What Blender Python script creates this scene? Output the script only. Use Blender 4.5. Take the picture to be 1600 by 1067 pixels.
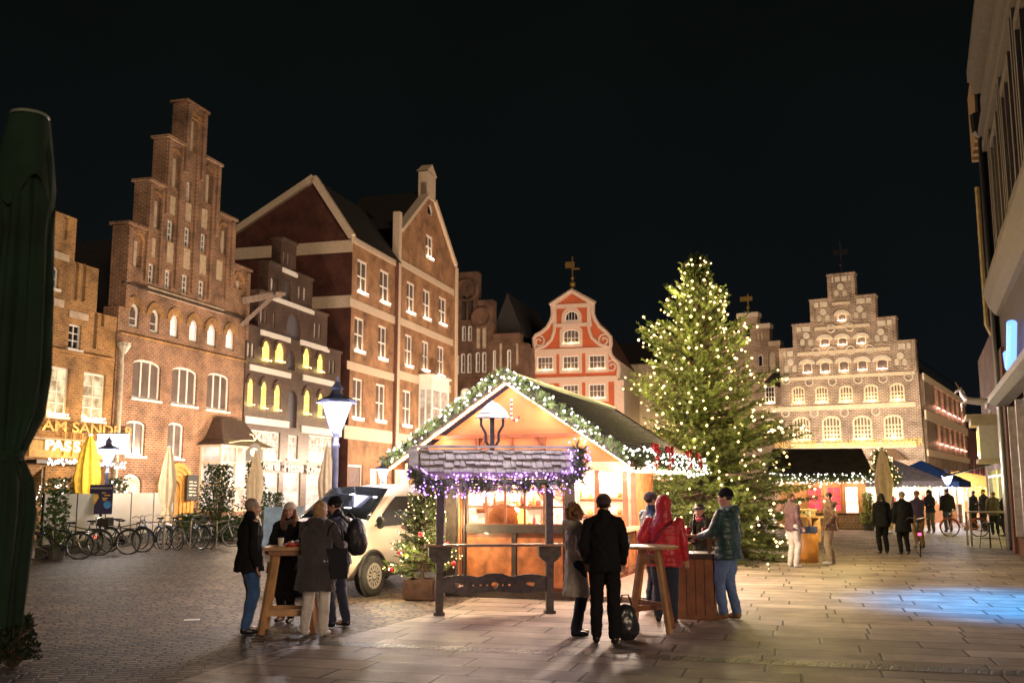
import bpy, math, random
from mathutils import Vector, Matrix, geometry, noise
R = math.radians
random.seed(7)
for o in list(bpy.data.objects): bpy.data.objects.remove(o)
SC = bpy.context.scene
COL = SC.collection
# ---------------- camera, world, light, exposure ----------------
FPX, CX, CY, HC, HOR = 1555.0, 800.0, 533.5, 1.87, 762.0
PITCH = math.atan((HOR - CY) / FPX)
cd = bpy.data.cameras.new('camera'); cam = bpy.data.objects.new('camera', cd); COL.objects.link(cam)
cam.location = (0, 0, HC); cam.rotation_euler = (math.pi / 2 + PITCH, 0, 0)
cd.sensor_width = 36; cd.lens = FPX / 1600 * 36; cd.clip_end = 2000; cd.clip_start = .1
cd.dof.use_dof = True; cd.dof.focus_distance = 17; cd.dof.aperture_fstop = 2.2
SC.camera = cam
w = bpy.data.worlds.new('World'); SC.world = w; w.use_nodes = True
nt = w.node_tree; bg = nt.nodes['Background']
tc = nt.nodes.new('ShaderNodeTexCoord'); sep = nt.nodes.new('ShaderNodeSeparateXYZ'); nt.links.new(tc.outputs['Generated'], sep.inputs[0])
rmp = nt.nodes.new('ShaderNodeValToRGB'); nt.links.new(sep.outputs['Z'], rmp.inputs[0])
rmp.color_ramp.elements[0].position = 0; rmp.color_ramp.elements[0].color = (.0021, .0026, .0032, 1)
rmp.color_ramp.elements[1].position = .5; rmp.color_ramp.elements[1].color = (.0010, .0015, .0012, 1)
nz = nt.nodes.new('ShaderNodeTexNoise'); nz.inputs['Scale'].default_value = 3; nt.links.new(tc.outputs['Generated'], nz.inputs['Vector'])
mx = nt.nodes.new('ShaderNodeMix'); mx.data_type = 'RGBA'; mx.blend_type = 'MULTIPLY'; mx.inputs[0].default_value = .5
nt.links.new(rmp.outputs[0], mx.inputs[6]); nt.links.new(nz.outputs['Fac'], mx.inputs[7]); nt.links.new(mx.outputs[2], bg.inputs[0])
bg.inputs[1].default_value = 1.5
sl = bpy.data.lights.new('fill_sun', 'SUN'); sl.energy = .5; sl.angle = R(20); sl.color = (1, .72, .48)  # low fill added from behind the camera to lift the house fronts
so = bpy.data.objects.new('fill_sun', sl); COL.objects.link(so)
so.rotation_euler = Vector((-.38, .92, -.17)).to_track_quat('-Z', 'Y').to_euler()
SC.view_settings.view_transform = 'Standard'; SC.view_settings.look = 'None'; SC.view_settings.exposure = 1.0; SC.view_settings.gamma = 1
SC.cycles.use_denoising = True; SC.cycles.max_bounces = 5; SC.cycles.diffuse_bounces = 2; SC.cycles.glossy_bounces = 3
SC.cycles.transparent_max_bounces = 8; SC.cycles.sample_clamp_indirect = 4; SC.cycles.use_light_tree = True
SC.cycles.caustics_reflective = False; SC.cycles.caustics_refractive = False

# ---------------- pixel <-> world ----------------
def ray(px, py):
    u = (px - CX) / FPX; v = (CY - py) / FPX; c, s = math.cos(PITCH), math.sin(PITCH)
    return Vector((u, c - v * s, s + v * c))
EYE = Vector((0, 0, HC))
def G(px, py, z=0):
    d = ray(px, py); return EYE + d * ((z - HC) / d.z)
def AT(px, py, Y):
    d = ray(px, py); return EYE + d * (Y / d.y)
def base_at(px, Y):   # ground point under image column px at distance Y (column taken at horizon)
    return Vector(((px - CX) / (FPX * 1.0108) * Y, Y, 0))
# ---------------- materials ----------------
MATS = {}
def newmat(name):
    m = bpy.data.materials.new(name); m.use_nodes = True; return m, m.node_tree, m.node_tree.nodes['Principled BSDF']
def N(nt, t, **k):
    n = nt.nodes.new(t)
    for a, b in k.items():
        if a in n.inputs.keys(): n.inputs[a].default_value = b
        else: setattr(n, a, b)
    return n
def M(name, col=None, rough=.6, metal=0, var=.25, vs=6, bump=0, bs=40, coat=0, spec=.5, sheen=0):
    if name in MATS: return MATS[name]
    m, nt, b = newmat(name); L = nt.links
    b.inputs['Roughness'].default_value = rough; b.inputs['Metallic'].default_value = metal
    b.inputs['Specular IOR Level'].default_value = spec; b.inputs['Coat Weight'].default_value = coat
    b.inputs['Sheen Weight'].default_value = sheen
    tc = N(nt, 'ShaderNodeTexCoord'); n = N(nt, 'ShaderNodeTexNoise', Scale=vs, Detail=5.); L.new(tc.outputs['Object'], n.inputs['Vector'])
    r = N(nt, 'ShaderNodeValToRGB'); L.new(n.outputs['Fac'], r.inputs[0])
    r.color_ramp.elements[0].position = .3; r.color_ramp.elements[1].position = .72
    r.color_ramp.elements[0].color = tuple(c * (1 - var) for c in col) + (1,); r.color_ramp.elements[1].color = tuple(min(1, c * (1 + var)) for c in col) + (1,)
    L.new(r.outputs[0], b.inputs['Base Color'])
    if bump:
        n2 = N(nt, 'ShaderNodeTexNoise', Scale=bs, Detail=4.); L.new(tc.outputs['Object'], n2.inputs['Vector'])
        bp = N(nt, 'ShaderNodeBump', Strength=bump, Distance=.02); L.new(n2.outputs['Fac'], bp.inputs['Height']); L.new(bp.outputs[0], b.inputs['Normal'])
    MATS[name] = m; return m
def E(name, col, st, sample=False):
    if name in MATS: return MATS[name]
    m, nt, b = newmat(name)
    b.inputs['Base Color'].default_value = tuple(c * .5 for c in col) + (1,)
    b.inputs['Emission Color'].default_value = tuple(col) + (1,); b.inputs['Emission Strength'].default_value = st
    if not sample: m.cycles.emission_sampling = 'NONE'
    if 'bulb' in name:
        tc = N(nt, 'ShaderNodeTexCoord'); n = N(nt, 'ShaderNodeTexNoise', Scale=11., Detail=1.); nt.links.new(tc.outputs['Object'], n.inputs['Vector'])
        mr = N(nt, 'ShaderNodeMapRange'); mr.inputs['From Min'].default_value = .3; mr.inputs['From Max'].default_value = .7; mr.inputs['To Min'].default_value = st * .12; mr.inputs['To Max'].default_value = st * 2.2
        nt.links.new(n.outputs['Fac'], mr.inputs['Value']); nt.links.new(mr.outputs[0], b.inputs['Emission Strength'])
    MATS[name] = m; return m
def LIT(name, c1, c2, st, sx=4, sz=3):  # lit window: uneven room / curtain light
    if name in MATS: return MATS[name]
    m, nt, b = newmat(name); L = nt.links
    tc = N(nt, 'ShaderNodeTexCoord'); mp = N(nt, 'ShaderNodeMapping'); mp.inputs['Scale'].default_value = (sx, 1, sz)
    L.new(tc.outputs['Object'], mp.inputs['Vector'])
    n = N(nt, 'ShaderNodeTexNoise', Scale=1., Detail=3.); L.new(mp.outputs[0], n.inputs['Vector'])
    r = N(nt, 'ShaderNodeValToRGB'); L.new(n.outputs['Fac'], r.inputs[0])
    r.color_ramp.elements[0].position = .35; r.color_ramp.elements[1].position = .65
    r.color_ramp.elements[0].color = tuple(c1) + (1,); r.color_ramp.elements[1].color = tuple(c2) + (1,)
    L.new(r.outputs[0], b.inputs['Emission Color']); b.inputs['Emission Strength'].default_value = st
    b.inputs['Base Color'].default_value = (.1, .08, .06, 1); b.inputs['Roughness'].default_value = .15
    m.cycles.emission_sampling = 'NONE'
    MATS[name] = m; return m
def BRICK(name, c1, c2, mor, bw=.3, rh=.1, ms=.018, rough=.8, bump=.6):
    if name in MATS: return MATS[name]
    m, nt, b = newmat(name); L = nt.links
    tc = N(nt, 'ShaderNodeTexCoord'); s = N(nt, 'ShaderNodeSeparateXYZ'); L.new(tc.outputs['Object'], s.inputs[0])
    a = N(nt, 'ShaderNodeMath', operation='ADD'); L.new(s.outputs[0], a.inputs[0]); L.new(s.outputs[1], a.inputs[1])
    c = N(nt, 'ShaderNodeCombineXYZ'); L.new(a.outputs[0], c.inputs[0]); L.new(s.outputs[2], c.inputs[1])
    k = N(nt, 'ShaderNodeTexBrick', Scale=1.); k.inputs['Brick Width'].default_value = bw; k.inputs['Row Height'].default_value = rh
    k.inputs['Mortar Size'].default_value = ms; k.inputs['Mortar Smooth'].default_value = .2; k.inputs['Bias'].default_value = -.2
    k.inputs['Color1'].default_value = c1 + (1,); k.inputs['Color2'].default_value = c2 + (1,); k.inputs['Mortar'].default_value = mor + (1,)
    L.new(c.outputs[0], k.inputs['Vector'])
    n = N(nt, 'ShaderNodeTexNoise', Scale=.7, Detail=6., Roughness=.7); L.new(tc.outputs['Object'], n.inputs['Vector'])
    r = N(nt, 'ShaderNodeValToRGB'); L.new(n.outputs['Fac'], r.inputs[0]); r.color_ramp.elements[0].position = .34; r.color_ramp.elements[1].position = .62
    r.color_ramp.elements[0].color = (.36, .33, .31, 1); r.color_ramp.elements[1].color = (1.05, 1, .95, 1)
    x = N(nt, 'ShaderNodeMix', data_type='RGBA', blend_type='MULTIPLY'); x.inputs[0].default_value = 1
    L.new(k.outputs['Color'], x.inputs[6]); L.new(r.outputs[0], x.inputs[7]); L.new(x.outputs[2], b.inputs['Base Color'])
    bp = N(nt, 'ShaderNodeBump', Strength=bump, Distance=.03, invert=True); L.new(k.outputs['Fac'], bp.inputs['Height']); L.new(bp.outputs[0], b.inputs['Normal'])
    b.inputs['Roughness'].default_value = rough
    MATS[name] = m; return m
# ---------------- mesh helpers ----------------
class MB:
    def __init__(s): s.v = []; s.f = []
    def add(s, vs, fs):
        o = len(s.v); s.v += [tuple(v) for v in vs]; s.f += [tuple(i + o for i in f) for f in fs]; return s
    def box(s, x0, x1, y0, y1, z0, z1, mtx=None):
        vs = [Vector(p) for p in ((x0, y0, z0), (x1, y0, z0), (x1, y1, z0), (x0, y1, z0), (x0, y0, z1), (x1, y0, z1), (x1, y1, z1), (x0, y1, z1))]
        if mtx: vs = [mtx @ v for v in vs]
        return s.add(vs, [(0, 3, 2, 1), (4, 5, 6, 7), (0, 1, 5, 4), (1, 2, 6, 5), (2, 3, 7, 6), (3, 0, 4, 7)])
    def beam(s, a, b, w, h, up=(0, 0, 1)):
        a, b = Vector(a), Vector(b); d = (b - a).normalized(); u = Vector(up)
        x = d.cross(u)
        if x.length < 1e-4: x = d.cross(Vector((1, 0, 0)))
        x.normalize(); u = x.cross(d).normalized()
        vs = [p + x * sx * w / 2 + u * sz * h / 2 for p in (a, b) for sx, sz in ((-1, -1), (1, -1), (1, 1), (-1, 1))]
        return s.add(vs, [(0, 1, 2, 3), (7, 6, 5, 4), (0, 4, 5, 1), (1, 5, 6, 2), (2, 6, 7, 3), (3, 7, 4, 0)])
    def tube(s, pts, r, n=8, caps=True, flat=1.0):
        pts = [Vector(p) for p in pts]; rs = r if isinstance(r, (list, tuple)) else [r] * len(pts)
        rings = []; ux = None
        for i, p in enumerate(pts):
            d = (pts[min(i + 1, len(pts) - 1)] - pts[max(i - 1, 0)]).normalized()
            if ux is None: ux = d.orthogonal().normalized()
            ux = (ux - d * ux.dot(d)); ux = ux.normalized() if ux.length > 1e-5 else d.orthogonal().normalized(); uy = d.cross(ux)
            rings.append([p + (ux * math.cos(a) + uy * math.sin(a) * flat) * rs[i] for a in [2 * math.pi * k / n for k in range(n)]])
        fs = [(i * n + k, i * n + (k + 1) % n, (i + 1) * n + (k + 1) % n, (i + 1) * n + k) for i in range(len(pts) - 1) for k in range(n)]
        if caps: fs += [tuple(range(n))[::-1], tuple((len(pts) - 1) * n + k for k in range(n))]
        return s.add([v for rg in rings for v in rg], fs)
    def lathe(s, prof, n=16, c=(0, 0, 0), sq=False, ph=0):
        c = Vector(c); vs = []
        for r, z in prof:
            for k in range(n):
                a = 2 * math.pi * k / n + ph; vs.append(c + Vector((r * math.cos(a), r * math.sin(a), z)))
        m = len(prof)
        fs = [(i * n + k, i * n + (k + 1) % n, (i + 1) * n + (k + 1) % n, (i + 1) * n + k) for i in range(m - 1) for k in range(n)]
        fs += [tuple(range(n))[::-1], tuple((m - 1) * n + k for k in range(n))]
        return s.add(vs, fs)
    def ell(s, c, r, rot=None, nu=12, nv=8):
        c = Vector(c); r = (r, r, r) if isinstance(r, (int, float)) else r; vs = []; fs = []
        for j in range(1, nv):
            t = math.pi * j / nv
            for k in range(nu):
                a = 2 * math.pi * k / nu; vs.append(Vector((r[0] * math.sin(t) * math.cos(a), r[1] * math.sin(t) * math.sin(a), r[2] * math.cos(t))))
        fs = [(j * nu + k, (j + 1) * nu + k, (j + 1) * nu + (k + 1) % nu, j * nu + (k + 1) % nu) for j in range(nv - 2) for k in range(nu)]
        vs += [Vector((0, 0, r[2])), Vector((0, 0, -r[2]))]; a, b = len(vs) - 2, len(vs) - 1
        fs += [(a, k, (k + 1) % nu) for k in range(nu)] + [(b, (nv - 2) * nu + (k + 1) % nu, (nv - 2) * nu + k) for k in range(nu)]
        if rot: vs = [rot @ v for v in vs]
        return s.add([c + v for v in vs], fs)
    def panel(s, outline, holes, y0, y1, back=False):   # (s,z) outline with holes, front at y0, edges to y1
        loops = [outline] + holes
        t = geometry.tessellate_polygon([[Vector((p[0], p[1], 0)) for p in l] for l in loops])
        flat = [p for l in loops for p in l]; n = len(flat)
        vs = [(p[0], y0, p[1]) for p in flat] + [(p[0], y1, p[1]) for p in flat]
        fs = [tuple(a) for a in t]
        if back: fs += [tuple(i + n for i in a) for a in t]
        o = 0
        for l in loops:
            k = len(l); fs += [(o + i, o + (i + 1) % k, n + o + (i + 1) % k, n + o + i) for i in range(k)]; o += k
        return s.add(vs, fs)
    def octa(s, c, r):
        c = Vector(c); return s.add([c + Vector(p) * r for p in ((1, 0, 0), (-1, 0, 0), (0, 1, 0), (0, -1, 0), (0, 0, 1), (0, 0, -1))],
            [(0, 2, 4), (2, 1, 4), (1, 3, 4), (3, 0, 4), (2, 0, 5), (1, 2, 5), (3, 1, 5), (0, 3, 5)])
    def build(s, name, mat, parent=None, smooth=False, mods=None):
        me = bpy.data.meshes.new(name); me.from_pydata(s.v, [], s.f)
        if smooth: me.polygons.foreach_set('use_smooth', [True] * len(me.polygons))
        me.materials.append(mat); me.update()
        o = bpy.data.objects.new(name, me); COL.objects.link(o)
        if parent: o.parent = parent
        return o
def tag(o, label=None, cat=None, group=None, kind=None):
    for k, v in (('label', label), ('category', cat), ('group', group), ('kind', kind)):
        if v: o[k] = v
    return o
def thing(name, label, cat, loc=(0, 0, 0), rz=0, group=None, sc=1):
    o = bpy.data.objects.new(name, None); COL.objects.link(o); o.location = loc; o.rotation_euler = (0, 0, rz); o.scale = (sc, sc, sc)
    o.empty_display_size = .3
    return tag(o, label, cat, group)
def kids(o): return [c for c in bpy.data.objects if c.parent == o]
def copy_tree(o, parent=None):
    c = o.copy(); COL.objects.link(c); c.parent = parent
    for ch in kids(o): copy_tree(ch, c)
    return c
def plight(parent, loc, energy, col=(1, .75, .5), r=.15, typ='POINT', rot=None, size=None, spot=None):  # serves real lamps and added fill lights
    l = bpy.data.lights.new('glow', typ); l.energy = energy; l.color = col
    if typ == 'AREA': l.shape = 'RECTANGLE'; l.size, l.size_y = size
    else: l.shadow_soft_size = r
    if spot: l.spot_size = spot; l.spot_blend = .8
    o = bpy.data.objects.new('lamp_or_fill', l); COL.objects.link(o); o.location = loc
    if rot is not None: o.rotation_euler = rot
    if parent: o.parent = parent
    return o
def text(s, name, size, mat, parent, loc, rot=(math.pi / 2, 0, 0), ext=.02, sx=1, align='CENTER', bold=0):
    cu = bpy.data.curves.new(name, 'FONT'); cu.body = s; cu.size = size; cu.extrude = ext; cu.align_x = align; cu.offset = bold; cu.materials.append(mat)
    o = bpy.data.objects.new(name, cu); COL.objects.link(o); o.location = loc; o.rotation_euler = rot; o.scale = (sx, 1, 1); o.parent = parent
    return o
WHITE = M('white_paint', (.78, .76, .72), .5, var=.08)
CREAM = M('cream_render', (.62, .53, .4), .8, var=.15, vs=3)
PLASTER = M('lime_plaster', (.5, .4, .3), .85, var=.3, vs=2)
DARKW = M('dark_stained_wood', (.045, .03, .024), .5, var=.4, vs=9, bump=.3)
GLASS = M('dark_glass', (.02, .02, .025), .08, var=.3, spec=.8)
GLASSB = M('curtained_glass', (.13, .1, .09), .2, var=.3, vs=1.5, spec=.7)
TILE = M('roof_tiles_dark', (.022, .019, .019), .7, var=.4, vs=5, bump=.6, bs=14)
METAL = M('black_iron', (.02, .02, .022), .4, metal=.6, var=.2)
LITW = LIT('lit_pane_warm', (.75, .33, .12), (1, .8, .52), .95)
LITY = LIT('lit_pane_yellow', (1, .55, .05), (1, .82, .18), 1.3)
LITC = LIT('lit_pane_cool', (.35, .18, .1), (1, .86, .68), .7)
BULB = E('warm_bulb', (1, .64, .25), 4)
BULBW = E('white_bulb', (1, .88, .8), 4.5)
BULBP = E('purple_bulb', (.55, .22, 1), 3.5)
BULBK = E('pink_bulb', (1, .45, .36), 4)
class Facade:
    """local x along the street front, y into the house, z up; px() reads a photo pixel as (x, z) on the front plane"""
    def __init__(f, name, label, gpx, gpy, d, cat='building', origin=None, group=None):
        f.d = Vector((d[0], d[1], 0)).normalized(); f.o = G(gpx, gpy) if origin is None else Vector(origin); f.n = Vector((f.d.y, -f.d.x, 0))
        f.root = thing(name, label, cat, f.o, math.atan2(f.d.y, f.d.x), group); f.holes = []
    def S(f, px, py, off=0):
        r = ray(px, py); t = f.n.dot(f.o + f.n * off - EYE) / f.n.dot(r); P = EYE + r * t
        return ((P - f.o).dot(f.d), P.z)
    def arc(f, s0, s1, z0, z1, a, n=8, pointed=False):
        if a <= 0: return [(s0, z0), (s1, z0), (s1, z1), (s0, z1)]
        c, w = (s0 + s1) / 2, (s1 - s0) / 2
        if pointed: return [(s0, z0), (s1, z0), (s1, z1 - a), (c + w * .62, z1 - a * .4), (c, z1), (c - w * .62, z1 - a * .4), (s0, z1 - a)]
        return [(s0, z0), (s1, z0)] + [(c + w * math.cos(math.pi * k / n), z1 - a + a * math.sin(math.pi * k / n)) for k in range(n + 1)]
    def rect(f, x0, x1, y0, y1):
        xm, ym = (x0 + x1) / 2, (y0 + y1) / 2
        return f.S(x0, ym)[0], f.S(x1, ym)[0], f.S(xm, y1)[1], f.S(xm, y0)[1]
    def win(f, x0, x1, y0, y1, nx=2, ny=2, arch=0, fr=.07, mf=None, pane=None, lights=None, rec=.09, sill=True, name='window', bar=.035, local=False, glow=6, gcol=(1, .68, .4), hole=True):
        s0, s1, z0, z1 = (x0, x1, y0, y1) if local else f.rect(x0, x1, y0, y1)
        a = arch * (s1 - s0); o = f.arc(s0, s1, z0, z1, a)
        if hole: f.holes.append(o)
        mf = mf or WHITE; pane = pane or GLASS; c, w = (s0 + s1) / 2, (s1 - s0) / 2 - fr
        top = lambda s: (z1 - fr) if a <= 0 else (z1 - a + (a - fr) * math.sqrt(max(0, 1 - ((s - c) / w) ** 2)))
        hs = []
        for i in range(nx):
            l = s0 + fr + i * (2 * w + bar) / nx; r_ = l + (2 * w + bar) / nx - bar
            zt = z1 - a if a > 0 else z1 - fr
            for j in range(ny):
                b = z0 + fr + j * (zt - z0 - fr + (bar if a <= 0 else 0)) / ny; t = b + (zt - z0 - fr + (bar if a <= 0 else 0)) / ny - bar
                if a > 0 and j == ny - 1:
                    q = [(r_ - (r_ - l) * k / 4, max(top(r_ - (r_ - l) * k / 4), b + .03)) for k in range(5)]
                    hs.append([(l, b), (r_, b)] + q)
                else: hs.append([(l, b), (r_, b), (r_, t), (l, t)])
        m = MB(); m.panel(o, hs, rec, rec + .05); fo = m.build(name, mf, f.root)
        MB().panel(o, [], rec + .04, rec + .06).build('pane', pane, fo)
        if sill: MB().box(s0 - .08, s1 + .08, -.09, rec, z0 - .1, z0).build('sill', mf, fo)
        if lights:
            m = MB(); k = max(3, int((s1 - s0) / .13))
            for i in range(k): m.octa((s0 + (i + .5) * (s1 - s0) / k, -.1, z0 + .06 + .03 * random.random()), .038)
            m.build('light_string', lights, fo); plight(fo, ((s0 + s1) / 2, -.16, z0 + .14), glow, gcol, .12)
        return fo
    def niche(f, x0, x1, y0, y1, arch=.5, mat=None, rec=.14, name='niche', local=False, pointed=False):
        s0, s1, z0, z1 = (x0, x1, y0, y1) if local else f.rect(x0, x1, y0, y1)
        o = f.arc(s0, s1, z0, z1, arch * (s1 - s0), pointed=pointed); f.holes.append(o)
        return MB().panel(o, [], rec, rec + .03).build(name, mat or PLASTER, f.root)
    def band(f, x0, y0, x1, y1, th, mat=None, out=.05, name='band'):   # th = thickness in px at x0
        s0, z0 = f.S(x0, y0); s1, z1 = f.S(x1, y1); zb = f.S(x0, y0 + th)[1]; z = (z0 + z1) / 2; h = z0 - zb
        return MB().box(s0, s1, -out, 0, z - h, z).build(name, mat or WHITE, f.root)
    def wall(f, outline, mat, thick=.5, local=False, name='wall', back=True):
        o = outline if local else [f.S(*p) for p in outline]
        return MB().panel(o, f.holes, 0, thick, back=False).build(name, mat, f.root)
    def steps(f, tiers, base):   # tiers: list of (xl, xr, ytop) from widest to narrowest; base: s-range uses widest
        t = [(f.S(xl, yl)[0], f.S(xr, yr)[0], (f.S(xl, yl)[1] + f.S(xr, yr)[1]) / 2) for xl, yl, xr, yr in tiers]
        o = [(t[0][0], base), (t[0][1], base)]
        for i, q in enumerate(t):
            o.append((q[1], q[2]))
            if i + 1 < len(t): o.append((t[i + 1][1], q[2]))
        L = []
        for i, q in enumerate(t):
            L.append((q[0], q[2]))
            if i + 1 < len(t): L.append((t[i + 1][0], q[2]))
        return o + L[::-1], t
def arch_ring(f, x0, x1, y0, y1, mat, w=.16, out=.03, a=.5, local=False):
    s0, s1, z0, z1 = (x0, x1, y0, y1) if local else f.rect(x0, x1, y0, y1)
    o = f.arc(s0 - w, s1 + w, z1 - a * (s1 - s0), z1 + w, a * (s1 - s0) + w)[2:]; i = f.arc(s0, s1, z1 - a * (s1 - s0), z1, a * (s1 - s0))[2:]
    return MB().panel(o + i[::-1], [], -out, 0).build('arch', mat, f.root)
# ================= LARGE STRUCTURE =================
DS = Vector((.2702, .9628, 0)); DP = Vector((.9628, -.2702, 0))        # street axis, and across it
baseL = lambda x: 762 + 64 * (1240 - x) / 950                          # foot of the left row of fronts
# ground
def ground_mat(name, bw, rh, c1, c2, mor, rough, ang, ms=.02, wob=.0, bump=.6, offs=.5, rv=.25):
    m, nt, b = newmat(name); L = nt.links
    tc = N(nt, 'ShaderNodeTexCoord'); mp = N(nt, 'ShaderNodeMapping'); mp.inputs['Rotation'].default_value = (0, 0, ang); L.new(tc.outputs['Object'], mp.inputs['Vector'])
    vec = mp.outputs[0]
    if wob:
        wn = N(nt, 'ShaderNodeTexNoise', Scale=1.7, Detail=2.); L.new(mp.outputs[0], wn.inputs['Vector'])
        va = N(nt, 'ShaderNodeVectorMath', operation='MULTIPLY_ADD'); va.inputs[1].default_value = (wob,) * 3; L.new(wn.outputs['Color'], va.inputs[0]); L.new(mp.outputs[0], va.inputs[2]); vec = va.outputs[0]
    sx = N(nt, 'ShaderNodeSeparateXYZ'); L.new(vec, sx.inputs[0]); dv = N(nt, 'ShaderNodeMath', operation='DIVIDE'); dv.inputs[1].default_value = rh; L.new(sx.outputs[1], dv.inputs[0])
    fl = N(nt, 'ShaderNodeMath', operation='FLOOR'); L.new(dv.outputs[0], fl.inputs[0]); wh = N(nt, 'ShaderNodeTexWhiteNoise', noise_dimensions='1D'); L.new(fl.outputs[0], wh.inputs['W'])
    ma = N(nt, 'ShaderNodeMath', operation='MULTIPLY_ADD'); ma.inputs[1].default_value = bw; L.new(wh.outputs['Value'], ma.inputs[0]); L.new(sx.outputs[0], ma.inputs[2])
    cx = N(nt, 'ShaderNodeCombineXYZ'); L.new(ma.outputs[0], cx.inputs[0]); L.new(sx.outputs[1], cx.inputs[1]); vec = cx.outputs[0]
    k = N(nt, 'ShaderNodeTexBrick', Scale=1., offset=0.); k.inputs['Brick Width'].default_value = bw; k.inputs['Row Height'].default_value = rh
    k.inputs['Mortar Size'].default_value = ms; k.inputs['Mortar Smooth'].default_value = .3; k.inputs['Bias'].default_value = 0
    k.inputs['Color1'].default_value = c1 + (1,); k.inputs['Color2'].default_value = c2 + (1,); k.inputs['Mortar'].default_value = mor + (1,)
    L.new(vec, k.inputs['Vector'])
    n = N(nt, 'ShaderNodeTexNoise', Scale=.9, Detail=7., Roughness=.7); L.new(tc.outputs['Object'], n.inputs['Vector'])
    r = N(nt, 'ShaderNodeValToRGB'); L.new(n.outputs['Fac'], r.inputs[0]); r.color_ramp.elements[0].position = .35; r.color_ramp.elements[1].position = .65
    r.color_ramp.elements[0].color = (.48, .46, .44, 1); r.color_ramp.elements[1].color = (1.15, 1.13, 1.1, 1)
    x = N(nt, 'ShaderNodeMix', data_type='RGBA', blend_type='MULTIPLY'); x.inputs[0].default_value = 1
    L.new(k.outputs['Color'], x.inputs[6]); L.new(r.outputs[0], x.inputs[7]); L.new(x.outputs[2], b.inputs['Base Color'])
    mr = N(nt, 'ShaderNodeMapRange'); mr.inputs['To Min'].default_value = rough - rv; mr.inputs['To Max'].default_value = rough + rv
    n3 = N(nt, 'ShaderNodeTexNoise', Scale=2.3, Detail=5.); L.new(tc.outputs['Object'], n3.inputs['Vector']); L.new(n3.outputs['Fac'], mr.inputs['Value']); L.new(mr.outputs[0], b.inputs['Roughness'])
    n4 = N(nt, 'ShaderNodeTexNoise', Scale=28., Detail=4.); L.new(tc.outputs['Object'], n4.inputs['Vector'])
    bp = N(nt, 'ShaderNodeBump', Strength=bump, Distance=.03, invert=True); L.new(k.outputs['Fac'], bp.inputs['Height'])
    bp2 = N(nt, 'ShaderNodeBump', Strength=.35, Distance=.012); L.new(n4.outputs['Fac'], bp2.inputs['Height']); L.new(bp.outputs[0], bp2.inputs['Normal']); L.new(bp2.outputs[0], b.inputs['Normal'])
    return m
COB = ground_mat('cobble_paving', .22, .13, (.3, .2, .14), (.085, .058, .043), (.006, .005, .004), .66, R(-18), .026, .12, 1.2, rv=.15)
SLAB = ground_mat('granite_slabs', 1.15, .52, (.5, .41, .345), (.27, .215, .18), (.02, .016, .013), .6, R(15.67), .018, .0, .9, .37, rv=.2)
SETT = ground_mat('sett_strip', .12, .12, (.16, .125, .1), (.08, .065, .055), (.014, .012, .01), .5, R(15.67), .02, .03, 1.0, rv=.15)
def sheet(name, pts, z, mat):
    m = MB(); m.add([(p[0], p[1], z) for p in pts], [tuple(range(len(pts)))]); return tag(m.build(name, mat), kind='structure')
sheet('ground', [(-400, -60), (400, -60), (400, 600), (-400, 600)], 0, COB)
q = [G(150, 1110), G(344, 1042), G(427, 1017), G(541, 994), G(681, 957), G(760, 925), G(800, 870), G(860, 830)]
sheet('pavement', [(14, 3)] + [(-5, 3)] + [(p.x, p.y) for p in q] + [(30, 130), (60, 130), (60, 3)], .004, SLAB)
a, b = G(470, 1003), G(1640, 1054); dd = (b - a).normalized(); nn = Vector((-dd.y, dd.x, 0)) * .17
sheet('sett_strip', [(a - nn)[:2], (b - nn)[:2], (b + nn)[:2], (a + nn)[:2]], .008, SETT)

BR_OR = BRICK('old_brick_orange', (.32, .14, .07), (.15, .065, .038), (.46, .34, .24), ms=.022)
BR_Y = BRICK('brick_tan', (.46, .23, .07), (.24, .1, .035), (.5, .35, .16), ms=.02)
BR_DK = BRICK('brick_dark_glazed', (.04, .022, .019), (.085, .045, .032), (.17, .115, .09), .3, .11, .02, .4)
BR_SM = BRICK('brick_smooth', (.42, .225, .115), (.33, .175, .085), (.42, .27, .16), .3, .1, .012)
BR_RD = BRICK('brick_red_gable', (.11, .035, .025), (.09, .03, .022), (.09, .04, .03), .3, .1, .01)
BR_PAT = BRICK('brick_patterned', (.13, .08, .055), (.2, .13, .085), (.6, .48, .36), .34, .12, .036, .5)
BR_GO = BRICK('brick_gothic', (.16, .085, .055), (.1, .055, .04), (.22, .14, .1))
RENR = M('red_render', (.46, .1, .035), .8, var=.12, vs=1.5)
def bodybox(F, s0, s1, z, depth, mat, y0=.5, name='house_body'):
    return MB().box(s0, s1, y0, depth, 0, z).build(name, mat, F.root)
def roof_pitch(F, s0, s1, ze, zr, y0, y1, mat=TILE, name='roof'):   # ridge runs into the plot (along y)
    c = (s0 + s1) / 2
    return MB().add([(s0, y0, ze), (s1, y0, ze), (c, y0, zr), (s0, y1, ze), (s1, y1, ze), (c, y1, zr)], [(0, 1, 2), (3, 5, 4), (0, 2, 5, 3), (1, 4, 5, 2), (0, 3, 4, 1)]).build(name, mat, F.root)
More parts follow.
